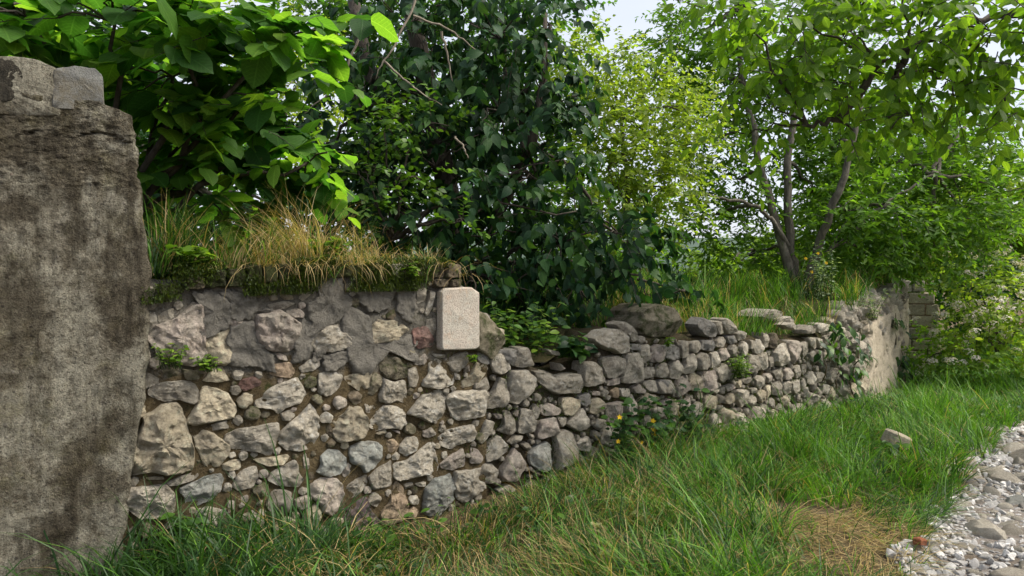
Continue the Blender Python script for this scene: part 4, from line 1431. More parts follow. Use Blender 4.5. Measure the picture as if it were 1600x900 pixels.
# ---- large-leaved shrub over the pillar
rg = np.random.default_rng(31)
base = wall_pts(S_A - .35, 1.0, -1.1)
shrub = thing('broadleaf_shrub', 'shrub with very large round green leaves reaching over the concrete pillar', 'shrub', base)
lob = lobes_px([(40, 25, 4.5, 110, 45, .5), (180, 35, 4.6, 130, 60, .5), (320, 40, 4.8, 150, 55, .5), (440, 70, 5.0, 90, 45, .35), (270, 120, 5.2, 120, 70, .5),
                (410, 150, 5.2, 85, 70, .4), (300, 210, 5.4, 110, 80, .5), (420, 240, 5.4, 90, 60, .4), (300, 300, 5.5, 110, 70, .45), (480, 255, 5.2, 60, 25, .25), (250, 370, 5.5, 60, 50, .3), (330, 365, 5.7, 80, 40, .25), (-60, 20, 4.6, 100, 60, .5)])
S, D, O, L = sprays(lob, 13, .40, 6, rg, .6, .02, .5, inner=.25); D[:, 2] *= .45; D = unit(D)
pos, d, nr = leaves_on(S, D, O, L, 6, rg, .26, .8, 1.0, .12, .26, .25)
size = .09 + .135 * rg.random(len(pos)) ** 1.2
ok = ~((pos[:, 2] < 2.75) & (project(pos)[0] < 250) & (pos[:, 1] < 4.75))       # nothing grows through the pillar
pos, d, nr, size = pos[ok], d[ok], nr[ok], size[ok]
col = tints(len(pos), [(.024, .075, .018), (.048, .130, .024), (.095, .210, .030), (.165, .285, .036)], rg, .10)
foliage(shrub, 'round', pos, d, nr, size, col, M_LEAFB, rg, 300)
wood_of(shrub, lob, S, D, L, [base, base + np.array((.3, .3, .8))], rg, .030, M_BARKD, 5)
mb = MB(); mb.tube(arc(base - np.array((0, 0, .1)), base + np.array((.3, .3, .8)), 6), np.linspace(.05, .035, 6), 8); mb.build('stem', M_BARKD, shrub)

# ---- dark glossy climber smothering a tree, the big mass behind the wall
rg = np.random.default_rng(32)
base = at(715, 430, 7.4); base[2] = 1.1
dark = thing('climber_covered_tree', 'tall tree smothered in dark glossy heart-shaped climber leaves behind the wall', 'tree', base)
lob = lobes_px([(640, 40, 7.3, 140, 80, .8), (780, 60, 7.2, 110, 90, .8), (860, 40, 7.2, 50, 60, .4), (560, 170, 7.2, 100, 90, .6), (660, 150, 7.2, 100, 90, .7), (780, 170, 7.0, 120, 90, .7), (855, 170, 6.9, 55, 95, .5),
                (560, 270, 7.0, 70, 80, .5), (680, 260, 6.8, 130, 90, .6), (840, 280, 6.8, 90, 90, .6), (650, 360, 6.7, 80, 70, .5), (760, 370, 6.6, 110, 90, .5), (880, 380, 6.7, 100, 95, .5), (970, 370, 7.0, 60, 75, .5),
                (790, 455, 6.4, 85, 60, .4), (900, 450, 6.6, 90, 50, .4), (1000, 430, 7.2, 60, 50, .4), (1070, 455, 7.6, 42, 30, .3), (740, 440, 6.3, 40, 70, .3), (500, 230, 7.4, 60, 70, .4)])
S, D, O, L = sprays(lob, 15, .34, 7, rg, .7, -.15, .5, inner=.45)
pos, d, nr = leaves_on(S, D, O, L, 8, rg, .75, .7, .45, .8, .5, .3)
size = .05 + .085 * rg.random(len(pos)) ** .8
col = tints(len(pos), [(.012, .040, .018), (.016, .052, .020), (.026, .076, .022), (.060, .140, .026)], rg, .20)
foliage(dark, 'heart', pos, d, nr, size, col, M_LEAFD, rg, 300)
hub = [base + np.array((0, 0, .4)), at(690, 300, 7.2), at(660, 150, 7.3), at(800, 200, 7.1), at(640, 20, 7.4)]
wood_of(dark, lob, S, D, L, hub, rg, .035, M_BARKD, 7)
mb = MB(); mb.tube(np.array([base - (0, 0, .2), at(700, 300, 7.3), at(670, 150, 7.4), at(640, 0, 7.5), at(620, -120, 7.6)]), np.array((.13, .11, .10, .08, .05)), 10)
dtrunk = mb.build('trunk', M_BARKD, dark)
mb = MB(); mb.tube(np.array([at(690, 260, 7.3), at(580, 120, 7.6), at(558, 40, 7.7), at(545, -60, 7.8)]), np.array((.09, .075, .07, .05)), 8); mb.build('limb', M_BARKD, dtrunk, origin=np.array(dark.location))
mb = MB(); mb.tube(np.array([at(770, 350, 6.9), at(830, 230, 6.9), at(850, 120, 7.0), at(852, 20, 7.1)]), np.array((.06, .05, .035, .02)), 8); mb.build('limb', M_BARKD, dtrunk, origin=np.array(dark.location))
# bare pale twigs hanging in front
for pts in (((648, 0, 6.3), (640, 28, 6.25), (612, 78, 6.2), (596, 100, 6.2), (586, 125, 6.2)), ((645, 26, 6.3), (690, 40, 6.3), (720, 60, 6.3), (750, 85, 6.3)), ((600, 95, 6.25), (625, 120, 6.25), (650, 140, 6.25), (690, 165, 6.3)),
            ((710, 213, 6.15), (724, 230, 6.1), (732, 248, 6.1)), ((560, 60, 6.4), (540, 110, 6.4), (510, 150, 6.4), (470, 180, 6.4)), ((690, 50, 6.35), (700, 90, 6.35), (706, 140, 6.35))):
    p = np.array([at(*q) for q in pts]); t = np.linspace(0, len(p) - 1, 14)
    p = np.stack([np.interp(t, np.arange(len(p)), p[:, k]) for k in range(3)], -1) + rng.normal(0, .006, (14, 3))
    mb = MB(); mb.tube(p, np.linspace(.012, .004, 14), 5); mb.build('bare_branch', M_TWIG, dtrunk, origin=np.array(dark.location))

# ---- brighter small-leaved shrub in front of the climber
rg = np.random.default_rng(33)
base = at(610, 430, 6.4); base[2] = 1.1
sh = thing('privet_shrub', 'bright green small-leaved shrub growing in front of the dark climber above the brick coping', 'shrub', base)
lob = lobes_px([(600, 205, 6.3, 70, 35, .3), (650, 195, 6.3, 60, 30, .3), (580, 290, 6.2, 55, 55, .25), (635, 280, 6.2, 60, 50, .25), (610, 350, 6.2, 50, 50, .25), (722, 345, 6.0, 16, 16, .1), (880, 250, 6.5, 30, 40, .2), (900, 330, 6.5, 25, 30, .2)])
S, D, O, L = sprays(lob, 22, .26, 8, rg, .7, .25, .5)
pos, d, nr = leaves_on(S, D, O, L, 9, rg, .1, .8, .8, .4, .35, .1)
foliage(sh, 'oval', pos, d, nr, rg.uniform(.045, .085, len(pos)), tints(len(pos), G_MID + G_LIGHT[1:2], rg), M_LEAF, rg, 200)
wood_of(sh, lob, S, D, L, [base, base + np.array((0, 0, .7))], rg, .018, M_BARKD, 6, .003)

# ---- trees further back: label, lobes, leaf, colours
def tree(name, label, cat, trunk, lobes_, shape, size, cols, mat, seed, per=9, length=.5, m=12, r0=.06, bark=None, stems=None, parts=0, droop=.3, up=.7, group=None, hub=None, inner=.3, outn=.35, twig_every=26, sag=.2, limb=None):
    rg = np.random.default_rng(seed)
    base = np.array(trunk[0], float)
    t = thing(name, label, cat, base, group)
    lob = lobes_px(lobes_)
    S, D, O, L = sprays(lob, per, length, m, rg, .7, .05, .55, inner=inner)
    pos, d, nr = leaves_on(S, D, O, L, m, rg, droop, .8, up, outn, .4, sag)
    foliage(t, shape, pos, d, nr, rg.uniform(size[0], size[1], len(pos)), tints(len(pos), cols, rg), mat, rg, parts, name='crown')
    tr = [trunk] if stems is None else stems
    for si, st in enumerate(tr):
        rs = r0 * (1.0 if (si < 3 and limb is None) or si == 0 or stems is None else (.5 if limb is None else .28))
        p = np.array(st, float)
        tt = np.linspace(0, len(p) - 1, 6 * (len(p) - 1) + 1)
        q = np.stack([np.interp(tt, np.arange(len(p)), p[:, k]) for k in range(3)], -1)
        for _ in range(2): q[1:-1] = (q[:-2] + 2 * q[1:-1] + q[2:]) / 4
        q[1:-1] += rg.normal(0, .012, q[1:-1].shape)
        mb = MB(); mb.tube(q, np.linspace(rs, rs * .42, len(q)) * (1 + .02 * rg.normal(0, 1, len(q))), 10); mb.build('trunk', bark or M_BARK, t)
    hubs = hub if hub is not None else [q for st in tr for q in st[1:]]
    wood_of(t, lob, S, D, L, hubs, rg, limb or r0 * .45, bark or M_BARK, twig_every, .005)
    return t

b0 = at(1244, 452, 10.0)
tree('multi_stemmed_tree', 'tree with several slender grey stems fanning out behind the low stone wall', 'tree', [b0], [
    (1110, 40, 11, 80, 55, .8), (1050, 90, 11, 65, 50, .7), (1130, 130, 11, 85, 60, .8), (1230, 60, 11, 90, 70, .8), (1240, 170, 11, 80, 60, .7), (1340, 130, 11.2, 80, 80, .8), (1120, 220, 10.8, 65, 40, .6),
    (1150, 280, 10.6, 75, 45, .6), (1110, 345, 10.6, 75, 35, .6), (1170, 400, 10.8, 65, 35, .6), (1270, 300, 11, 55, 60, .6), (1330, 330, 10.2, 90, 50, .7), (1420, 340, 10.2, 95, 45, .7), (1500, 330, 10.4, 75, 55, .7),
    (1400, 255, 10.8, 90, 50, .7), (1490, 240, 11, 70, 55, .7), (1540, 180, 11, 45, 45, .5), (1350, 395, 10.4, 80, 28, .6), (1460, 385, 10.6, 75, 26, .6), (1560, 300, 10.6, 60, 50, .6), (1300, 230, 11, 60, 60, .6)],
    'lance', (.08, .135), G_MID[1:] + G_LIGHT[:2], M_LEAFF, 41, 20, .5, 15, .068, M_BARK,
    stems=[[b0, at(1226, 390, 10.0), at(1190, 270, 10.2), at(1164, 130, 10.5), at(1140, 20, 10.8)], [b0 + np.array((.05, .05, 0)), at(1234, 390, 10.05), at(1230, 250, 10.1), at(1250, 120, 10.3), at(1275, 20, 10.5)],
           [b0 + np.array((.12, -.04, 0)), at(1276, 396, 9.9), at(1308, 300, 9.8), at(1334, 225, 9.8), at(1352, 110, 10.0)], [at(1232, 385, 10.0), at(1205, 340, 9.9), at(1175, 320, 9.8), at(1120, 308, 9.7), at(1045, 305, 9.7)],
           [at(1262, 420, 9.95), at(1310, 380, 9.9), at(1380, 320, 9.9), at(1460, 272, 10)]], droop=.25)

tree('yellow_green_tree', 'airy yellow-green tree between the dark climber and the multi-stemmed tree', 'tree', [at(985, 430, 9.4), at(980, 300, 9.4), at(970, 180, 9.4)], [
    (950, 110, 9.4, 70, 45, .7), (1000, 160, 9.4, 90, 55, .8), (930, 190, 9.2, 55, 50, .6), (1030, 230, 9.3, 80, 50, .8), (950, 260, 9.2, 80, 60, .7), (1040, 290, 9.2, 60, 40, .6), (980, 330, 9.1, 70, 40, .6), (900, 90, 9.5, 40, 45, .5), (1070, 170, 9.5, 50, 40, .5)],
    'wide', (.05, .085), G_YELL, M_LEAFF, 42, 26, .45, 14, .05)

# overhanging broad-leaved tree, its trunk beyond the frame on the far side of the path
t0 = np.array((6.9, 5.4, -.05))
tree('overhanging_tree', 'broad-leaved tree whose leafy boughs hang into the top corner over the path', 'tree', [t0], [
    (1140, 15, 6.2, 60, 25, .3), (1230, 25, 6.0, 90, 35, .45), (1330, 50, 6.0, 95, 50, .5), (1440, 50, 5.9, 90, 55, .5), (1550, 50, 5.7, 90, 60, .5), (1650, 60, 5.7, 90, 80, .5), (1220, 105, 6.1, 70, 30, .35), (1290, 130, 6.0, 85, 38, .4), (1210, 170, 6.2, 55, 25, .25),
    (1400, 130, 6.0, 75, 38, .4), (1490, 130, 5.9, 75, 45, .4), (1570, 140, 5.7, 50, 45, .35), (1170, 210, 6.3, 45, 20, .2), (1335, 205, 6.1, 60, 22, .22), (1420, 180, 6.0, 40, 25, .25), (1400, -25, 6, 150, 30, .4)],
    'oval', (.07, .13), [(.062, .135, .016), (.105, .195, .020), (.155, .255, .026)], M_LEAFB, 43, 17, .36, 8, .13, M_BARKD,
    stems=[[t0, t0 + np.array((-.1, .1, 1.5)), t0 + np.array((-.5, .2, 3.0)), t0 + np.array((-1.2, .4, 4.2))], [t0 + np.array((-.3, .15, 2.3)), at(1600, 12, 5.9), at(1500, 42, 5.9), at(1425, 75, 6.0), at(1370, 100, 6.0)],
           [at(1425, 75, 6.0), at(1405, 110, 6.0), at(1388, 140, 6.0)], [at(1370, 100, 6.0), at(1335, 160, 6.05), at(1305, 188, 6.05), at(1262, 196, 6.1)]], parts=300, droop=.65, up=.55, sag=.35, twig_every=5, limb=.014)

# background trees, each with its own crown
BG = [
    ('background_tree', 'yellowish fine-leaved tree glimpsed between the large-leaved shrub and the climber', [at(430, 430, 11), at(430, 220, 11)], [(400, 180, 11, 90, 60, .8), (470, 130, 11, 80, 60, .8), (430, 60, 11.5, 90, 50, .8), (380, 290, 11, 100, 60, .8), (480, 240, 11, 60, 60, .6)], 'wide', (.06, .10), G_YELL + G_LIGHT[2:], 51),
    ('background_tree', 'tall green tree whose top shows above the dark climber', [at(600, 430, 13), at(600, 150, 13)], [(560, 20, 13, 110, 60, 1), (700, -10, 13, 110, 60, 1), (840, 20, 13, 80, 60, .8), (500, 30, 12.5, 70, 40, .8), (640, 120, 13, 160, 80, 1), (800, 130, 13, 110, 90, 1), (700, 300, 13, 240, 120, 1)], 'wide', (.08, .13), G_MID, 52),
    ('background_tree', 'deep green tree behind the large-leaved shrub', [at(250, 430, 9), at(250, 300, 9)], [(120, 60, 9.5, 160, 80, .8), (260, 150, 9.5, 130, 100, .8), (290, 300, 9, 130, 100, .8), (140, 250, 9, 140, 130, .8), (20, 40, 9, 120, 80, .7), (330, 390, 8, 110, 40, .5), (450, 330, 8.5, 110, 80, .6), (540, 390, 8, 90, 40, .5), (430, 410, 8, 120, 30, .5)], 'wide', (.09, .15), G_DARK + G_MID[:1], 53),
    ('background_tree', 'light green tree seen low between the slender stems', [at(1180, 440, 17), at(1180, 390, 17)], [(1150, 415, 17, 70, 30, 1), (1230, 390, 18, 60, 45, 1), (1300, 370, 18, 70, 60, 1), (1180, 440, 15, 80, 20, 1), (1310, 440, 16, 90, 25, 1), (1120, 440, 15, 60, 18, .8)], 'wide', (.10, .17), G_LIGHT + G_YELL[:1], 54),
    ('background_tree', 'bright sunlit tree at the edge of the frame beyond the path', [at(1570, 440, 14), at(1570, 350, 14)], [(1540, 300, 14, 70, 45, 1), (1600, 330, 14, 80, 60, 1), (1500, 370, 14, 90, 50, 1), (1580, 410, 13.5, 90, 50, 1), (1470, 430, 14, 80, 35, 1), (1640, 400, 14, 60, 60, 1)], 'wide', (.09, .15), G_LIGHT[1:] + G_YELL, 55),
    ('background_tree', 'mid green tree filling the gap behind the stems at the ruined block wall', [at(1400, 440, 16), at(1400, 330, 16)], [(1390, 330, 16, 110, 70, 1), (1480, 300, 17, 100, 70, 1), (1410, 210, 17, 110, 60, 1), (1330, 260, 17, 70, 70, 1), (1400, 420, 15, 120, 40, 1)], 'wide', (.10, .16), G_MID + G_LIGHT[:1], 56),
    ('background_tree', 'green tree showing between the yellow-green tree and the low wall', [at(1010, 440, 14), at(1010, 380, 14)], [(960, 400, 14, 80, 40, .8), (900, 300, 14, 90, 80, .8), (860, 400, 13, 120, 60, .8), (1030, 350, 15, 40, 40, .6)], 'wide', (.09, .14), G_MID + G_LIGHT[1:2], 57),
]
for nm, lb, tr, lo, shp, sz, cl, sd in BG:
    tree(nm, lb, 'tree', tr, lo, shp, sz, cl, M_LEAFF, sd, 12, .6, 15, .08, group='trees of the overgrown garden', inner=.2, twig_every=34)

# bushes right of the wall, two of them in white flower
def bush(label, lobes_, shape, size, cols, seed, flowers=0, per=24, group='bushes beyond the end of the wall', mat=None):
    rg = np.random.default_rng(seed)
    lob = lobes_px(lobes_)
    base = lob[0][0].copy(); base[2] = 0.0
    t = thing('flowering_bush' if flowers else 'leafy_bush', label, 'bush', base, group)
    S, D, O, L = sprays(lob, per, .4, 10, rg, .7, .15, .5, inner=.3)
    pos, d, nr = leaves_on(S, D, O, L, 10, rg, .25, .8, .8, .3, .4, .2)
    foliage(t, shape, pos, d, nr, rg.uniform(size[0], size[1], len(pos)), tints(len(pos), cols, rg), mat or M_LEAFF, rg)
    wood_of(t, lob, S, D, L, [base, base + np.array((0, 0, .4))], rg, .018, M_BARKD, 24)
    if flowers:
        cand = np.where((O[:, 2] > -.3) & (O[:, 1] < .4))[0]
        fp = LEAF['wide']
        for i in rg.choice(cand, min(flowers, len(cand)), replace=False):
            c = S[i] + D[i] * L[i] + np.array((0, 0, .04))
            n = 30
            u = unit(rg.normal(0, 1, (n, 3)) + np.array((0, -.5, .6)))
            p = c + u * np.array((.075, .06, .045))
            dd = np.cross(u, rg.normal(0, 1, (n, 3)))
            W, F, k = place('wide', p, dd, u, rg.uniform(.022, .036, n))
            lc = c
            put('flower_cluster', mesh_np('flower_cluster', W - lc, F, M_PETAL, np.full((len(W), 3), (.74, .68, .62)), True), t, lc, kind='stuff')
    return t
bush('white-flowering bush beside the ruined block wall', [(1490, 540, 10.8, 45, 35, .5), (1448, 560, 10.8, 34, 26, .35), (1530, 570, 10.4, 50, 30, .4)], 'oval', (.055, .095), G_LIGHT, 61, 34)
bush('tall white-flowering bush at the edge of the frame above the path', [(1560, 470, 10.4, 60, 45, .5), (1600, 510, 10.2, 60, 55, .5), (1545, 530, 10.2, 50, 40, .4), (1520, 440, 11, 50, 35, .4)], 'oval', (.055, .095), G_LIGHT[1:] + G_YELL[1:], 62, 90)
bush('dark leafy bush in the hollow behind the white-flowering bushes', [(1515, 490, 12.4, 50, 45, .5), (1560, 440, 12.6, 60, 40, .5)], 'oval', (.07, .11), G_DARK + G_MID[:1], 63)
# ================================================================== GRASS
def blades(P0, length, width, lean, az, cols, droop, rg, rows=5):
    """curved, tapering blades; P0 (n,3), lean = initial tilt from the vertical, droop = extra tilt at the tip"""
    n = len(P0)
    t = np.linspace(0, 1, rows)
    ang = lean[:, None] + droop[:, None] * t[None] ** 1.3
    seg = length[:, None] / (rows - 1)
    hx = np.concatenate([np.zeros((n, 1)), np.cumsum(np.sin(ang[:, :-1]) * seg, 1)], 1)
    hz = np.concatenate([np.zeros((n, 1)), np.cumsum(np.cos(ang[:, :-1]) * seg, 1)], 1)
    ca, sa = np.cos(az), np.sin(az)
    tw = rg.uniform(-1.2, 1.2, n)
    wx, wy = -np.sin(az + tw), np.cos(az + tw)
    cx = P0[:, None, 0] + hx * ca[:, None]; cyy = P0[:, None, 1] + hx * sa[:, None]; cz = P0[:, None, 2] + hz
    w = width[:, None] * .5 * (1 - t[None] ** 2.2) ** .8 + .0003
    L_ = np.stack([cx - wx[:, None] * w, cyy - wy[:, None] * w, cz], -1)
    R_ = np.stack([cx + wx[:, None] * w, cyy + wy[:, None] * w, cz], -1)
    V = np.stack([L_, R_], 2).reshape(n, rows * 2, 3)
    i = np.arange(rows - 1) * 2
    f = np.stack([i, i + 1, i + 3, i + 2], -1)
    F = (f[None] + (np.arange(n) * rows * 2)[:, None, None]).reshape(-1, 4)
    return V.reshape(-1, 3), [F], np.repeat(cols, rows * 2, 0)

GR_DARK = [(.018, .052, .014), (.030, .080, .018), (.050, .120, .022)]  # dark greens; also the painted shade of the left verge grass
GR_BRIGHT = [(.046, .135, .016), (.076, .200, .020), (.118, .265, .028), (.165, .310, .046)]
GR_DRY = [(.24, .165, .070), (.40, .295, .135), (.54, .43, .22)]

def clump_noise(x, y, sc, sd):
    return np.array([mnoise.noise(Vector((a * sc + sd, b * sc - sd, sd))) for a, b in zip(x, y)])

def grass_field(name, label, xs, ys, rg, length, width, dry, bright, lean=(.05, .75), droop=(.3, 2.0), zoff=0.0, zfun=None):
    n = len(xs)
    z = (ground_z(xs, ys) if zfun is None else zfun(xs, ys)) + zoff
    isdry = rg.random(n) < dry
    br = rg.random(n) < bright
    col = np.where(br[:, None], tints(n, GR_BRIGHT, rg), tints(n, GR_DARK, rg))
    col = np.where(isdry[:, None], tints(n, GR_DRY, rg), col)
    ln = length * rg.uniform(.55, 1.25, n); wd = width * rg.uniform(.6, 1.3, n) * np.where(isdry, .6, 1)
    le = rg.uniform(*lean, n) + np.where(isdry, .25, 0); dr = rg.uniform(*droop, n)
    az = 2 * PI * clump_noise(xs, ys, 1.1, 9.3) * 1.5 + rg.normal(0, 1.1, n)
    tall = rg.random(n) < np.clip(.05 + .35 * clump_noise(xs, ys, 3.0, 15.1), 0, .3); ln = np.where(tall, ln * 1.75, ln)
    V, F, C = blades(np.stack([xs, ys, z], -1), ln, wd, le, az, col, dr, rg)
    return put(name, mesh_np(name, V, F, M_GRASS, C), None, None, kind='stuff', label=label, category='grass')

def verge_points(n, rg, s0, s1, dmax, power=1.0):
    s = rg.uniform(s0, s1, n); o = .03 + dmax * rg.random(n) ** power
    P = wall_pts(s, 0 * s, o)
    x, y = P[:, 0], P[:, 1]
    pd = path_dist(x, y) + .10 * clump_noise(x, y, 2.2, 3.1)
    k = (pd < -.02) & (y > 2.6)
    return x[k], y[k], s[k], o[k]

rg = np.random.default_rng(71)
# tall fresh grass along the far wall and the verge
x, y, s, o = verge_points(60000, rg, on_wall(960, 600)[0], S_C + 5, 3.4, .9)
px, py, dep = project(np.stack([x, y, ground_z(x, y)], -1))
cl = clump_noise(x, y, 1.6, 1.7)
k = (py < 815 + 90 * cl) & (px > 985 + 90 * cl) & ((py < 775 + 40 * cl) | (px < 1330))
x, y, s, o, cl, px, py = (a[k] for a in (x, y, s, o, cl, px, py))
h = np.clip(.34 + .22 * cl - .10 * np.clip((py - 690) / 110, 0, 1) - .09 * np.clip((px - 1480) / 120, 0, 1), .10, .6)
# shorter right against the far wall so its foot shows
h = np.where(px < 1420, h * np.interp(o, [0, .3, 1.1], [.42, .60, 1.0]), h)
h = np.where(px > 1290, h * .8, h)
grass_field('tall_grass', 'tall fresh green grass on the verge beside the low stone wall', x, y, rg, h * (1 + .5 * clump_noise(x, y, 4.5, 2.2)), .0078, .10, np.clip(.80 + .7 * clump_noise(x, y, 2.5, 7.2), .25, .98))
# mixed grass by the mortared wall, shade at left put into its blade colours
x, y, s, o = verge_points(76000, rg, S_A - 1.2, on_wall(1240, 600)[0], 3.6, 1.0)
px, py, dep = project(np.stack([x, y, ground_z(x, y)], -1))
cl = clump_noise(x, y, 2.0, 5.7)
k = (px < np.where(py > 765, 1190, 1080) + 90 * cl) & (px > -80) & (py < 1010)
x, y, s, o, cl, px, py = (a[k] for a in (x, y, s, o, cl, px, py))
h = np.interp(px, [0, 180, 480, 600, 780, 950, 1080], [.26, .38, .44, .24, .22, .27, .34]) * (1 + .45 * cl)
h = np.where((px > 500) & (px < 900) & (o < .5), h * np.interp(o, [0, .5], [.35, .9]), h)
thin = rg.random(len(x)) < np.interp(px, [0, 150, 500, 620, 800, 1080], [.5, .9, .9, .75, .95, 1.0]) * np.clip(.8 + .9 * cl, .25, 1)
x, y, h, px = x[thin], y[thin], h[thin], px[thin]
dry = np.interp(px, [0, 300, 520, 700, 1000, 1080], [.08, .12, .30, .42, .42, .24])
grass_field('verge_grass', 'mixed green and dry grass at the foot of the mortared wall', x, y, rg, h, np.interp(px, [0, 500, 700], [.0125, .0105, .0065]), dry, np.interp(px, [0, 500, 800, 1080], [.05, .10, .30, .55]), (.1, .8), (.5, 2.0))  # share of bright blades drops leftwards to paint the shade in
# mown hay and cut swath towards the path
x, y, s, o = verge_points(150000, rg, S_A, S_C, 4.6, .7)
px, py, dep = project(np.stack([x, y, ground_z(x, y)], -1))
cl = clump_noise(x, y, 1.9, 8.8)
k = ((px > 1090 + 130 * cl) & (py > 785 + 60 * cl) & (px < 1500) & (py < 980)) | ((px > 850) & (py > 800 + 60 * cl) & (px < 1200) & (py < 980) & (rg.random(len(x)) < .35)) | ((px > 1330) & (py > 690 + 30 * cl))
x, y, cl, px, py = (a[k] for a in (x, y, cl, px, py))
k = rg.random(len(x)) < np.clip(.9 + cl, .4, 1)
x, y, cl, px, py = (a[k] for a in (x, y, cl, px, py))
cl2 = clump_noise(x, y, 1.3, 2.9)
grass_field('hay', 'mown straw-coloured hay lying on the verge near the stony path', x, y, rg, np.full(len(x), .21), .0056, np.clip(.62 + 1.5 * cl2, .15, .95), .35, (.85, 1.6), (-.1, .7), .012)
k = rg.random(len(x)) < np.clip(.30 - 1.0 * cl2, .08, .7)
grass_field('short_grass', 'sparse short green grass growing through the mown hay', x[k], y[k], rg, np.full(k.sum(), .12), .005, .15, .7, (.1, .7), (.3, 1.4))
# far verge beyond the path and the wall's end
n = 26000
yy = rg.uniform(9.5, 17, n); xx = yy * rg.uniform(.45, .85, n)
s_, o_ = wall_coord(xx, yy); pd = path_dist(xx, yy)
k = ((o_ > .1) | (s_ > S_C + .2)) & (pd < .1)
grass_field('meadow_grass', 'bright grass running back along the path past the end of the wall', xx[k], yy[k], rg, np.full(k.sum(), .34), .011, .05, .9)

# the other side of the path
n = 16000
yy = rg.uniform(4.0, 16, n); xx = yy * rg.uniform(.7, 1.6, n); pd = path_dist(xx, yy)
k = (pd > 2.35 + .3 * clump_noise(xx, yy, 1.5, 4.1)) & (pd < 6)
grass_field('roadside_grass', 'grass growing along the other side of the stony path', xx[k], yy[k], rg, np.full(k.sum(), .32), .010, .08, .8)

# low broad-leaved ground cover through the verge
x, y, s, o = verge_points(9000, rg, S_A - .4, S_C, 3.4, 1.0)
cl = clump_noise(x, y, 1.4, 12.3); pxw, pyw, _ = project(np.stack([x, y, ground_z(x, y)], -1)); k = (rg.random(len(x)) < np.clip(.15 + 1.4 * cl, 0, 1)) & ((pxw < 1060) | (pyw < 760)); x, y = x[k], y[k]
n = len(x); P = np.stack([x, y, ground_z(x, y) + rg.uniform(.02, .16, n)], -1)
a = rg.uniform(0, 2 * PI, n)
W, F, k = place('oval', P, np.stack([np.cos(a), np.sin(a), rg.normal(.1, .3, n)], -1), np.stack([rg.normal(0, .35, n), rg.normal(-.2, .35, n), np.ones(n)], -1), rg.uniform(.03, .085, n))
put('ground_weeds', mesh_np('ground_weeds', W, F, M_LEAF, np.repeat(tints(n, G_DARK[1:] + G_MID + G_LIGHT[:1], rg), k, 0)), None, None, kind='stuff', label='low broad-leaved weeds scattered through the verge grass', category='weeds')

# ---- on top of the walls
def top_points(n, rg, px0, px1, t0, t1):
    s = rg.uniform(on_wall(px0, 500)[0], on_wall(px1, 500)[0], n); t = rg.uniform(t0, t1, n)
    P = wall_pts(s, 0 * s, -t)
    P[:, 2] = np.where(t < .42, top_z(s) + .02, garden_z(s, t))
    return P, s
def top_grass(name, label, n, px0, px1, t0, t1, length, width, dry, bright, lean, droop, rg, zup=0.0, az=None, prof=None):
    P, s = top_points(n, rg, px0, px1, t0, t1)
    if prof is not None: length = length * np.interp(project(P)[0], prof[0], prof[1])
    P[:, 2] += zup
    isdry = rg.random(n) < dry
    col = np.where((rg.random(n) < bright)[:, None], tints(n, GR_BRIGHT, rg), tints(n, GR_DARK, rg))
    col = np.where(isdry[:, None], tints(n, GR_DRY, rg), col)
    cl = clump_noise(P[:, 0], P[:, 1], 3.1, 4.4)
    k = rg.random(n) < np.clip(.55 + 1.6 * cl, .05, 1)
    a = (2 * PI * 1.5 * clump_noise(P[:, 0], P[:, 1], 2.0, 3.3) + rg.normal(0, 1.0, n)) if az is None else rg.normal(az, .7, n)
    V, F, C = blades(P[k], (length * rg.uniform(.5, 1.3, n) * (1 + .4 * cl))[k], (width * rg.uniform(.6, 1.3, n))[k], rg.uniform(*lean, n)[k], a[k], col[k], rg.uniform(*droop, n)[k], rg, 6)
    return put(name, mesh_np(name, V, F, M_GRASS, C), None, None, kind='stuff', label=label, category='grass')
rg = np.random.default_rng(72)
top_grass('coping_grass', 'green grass on the coping next to the concrete pillar', 3000, 238, 450, .05, .7, .36, .0055, .25, .45, (.0, .5), (.2, 1.6), rg, .05)
top_grass('dry_coping_grass', 'long straw-coloured grass arching over the brick coping', 4600, 330, 690, .0, .6, .44, .0036, .80, .5, (.0, .8), (.5, 2.6), rg, .05, prof=([330, 400, 450, 500, 560, 620, 690], [.7, .9, 1.15, 1.1, .75, .55, .4]))
top_grass('coping_grass', 'low green weeds and grass along the mossy brick coping', 3200, 240, 690, .0, .5, .14, .0055, .30, .5, (.0, .8), (.3, 1.5), rg, .04)
top_grass('hanging_grass', 'dry strands hanging down over the brick coping onto the cement', 420, 400, 725, -.04, .02, .36, .0030, .9, .3, (.9, 1.5), (1.2, 2.2), rg, .05, az=-1.0)
top_grass('wall_top_grass', 'yellowish dry grass on the low wall beside the mossy boulder', 1500, 1085, 1190, .2, 1.2, .30, .006, .62, .8, (.0, .5), (.3, 1.4), rg, .02)
top_grass('wall_top_grass', 'fresh green grass on the top of the low wall', 6500, 1120, 1345, .03, 1.6, .30, .007, .12, .8, (.0, .6), (.3, 1.5), rg, .02)
top_grass('wall_top_grass', 'grass tufts crowning the broken far end of the low wall', 4200, 1290, 1405, .0, .9, .30, .008, .15, .7, (.0, .7), (.3, 1.5), rg, .12)
top_grass('garden_grass', 'garden grass and weeds behind the wall under the trees', 16000, 760, 1380, .7, 5.0, .38, .010, .06, .55, (.0, .6), (.3, 1.5), rg)

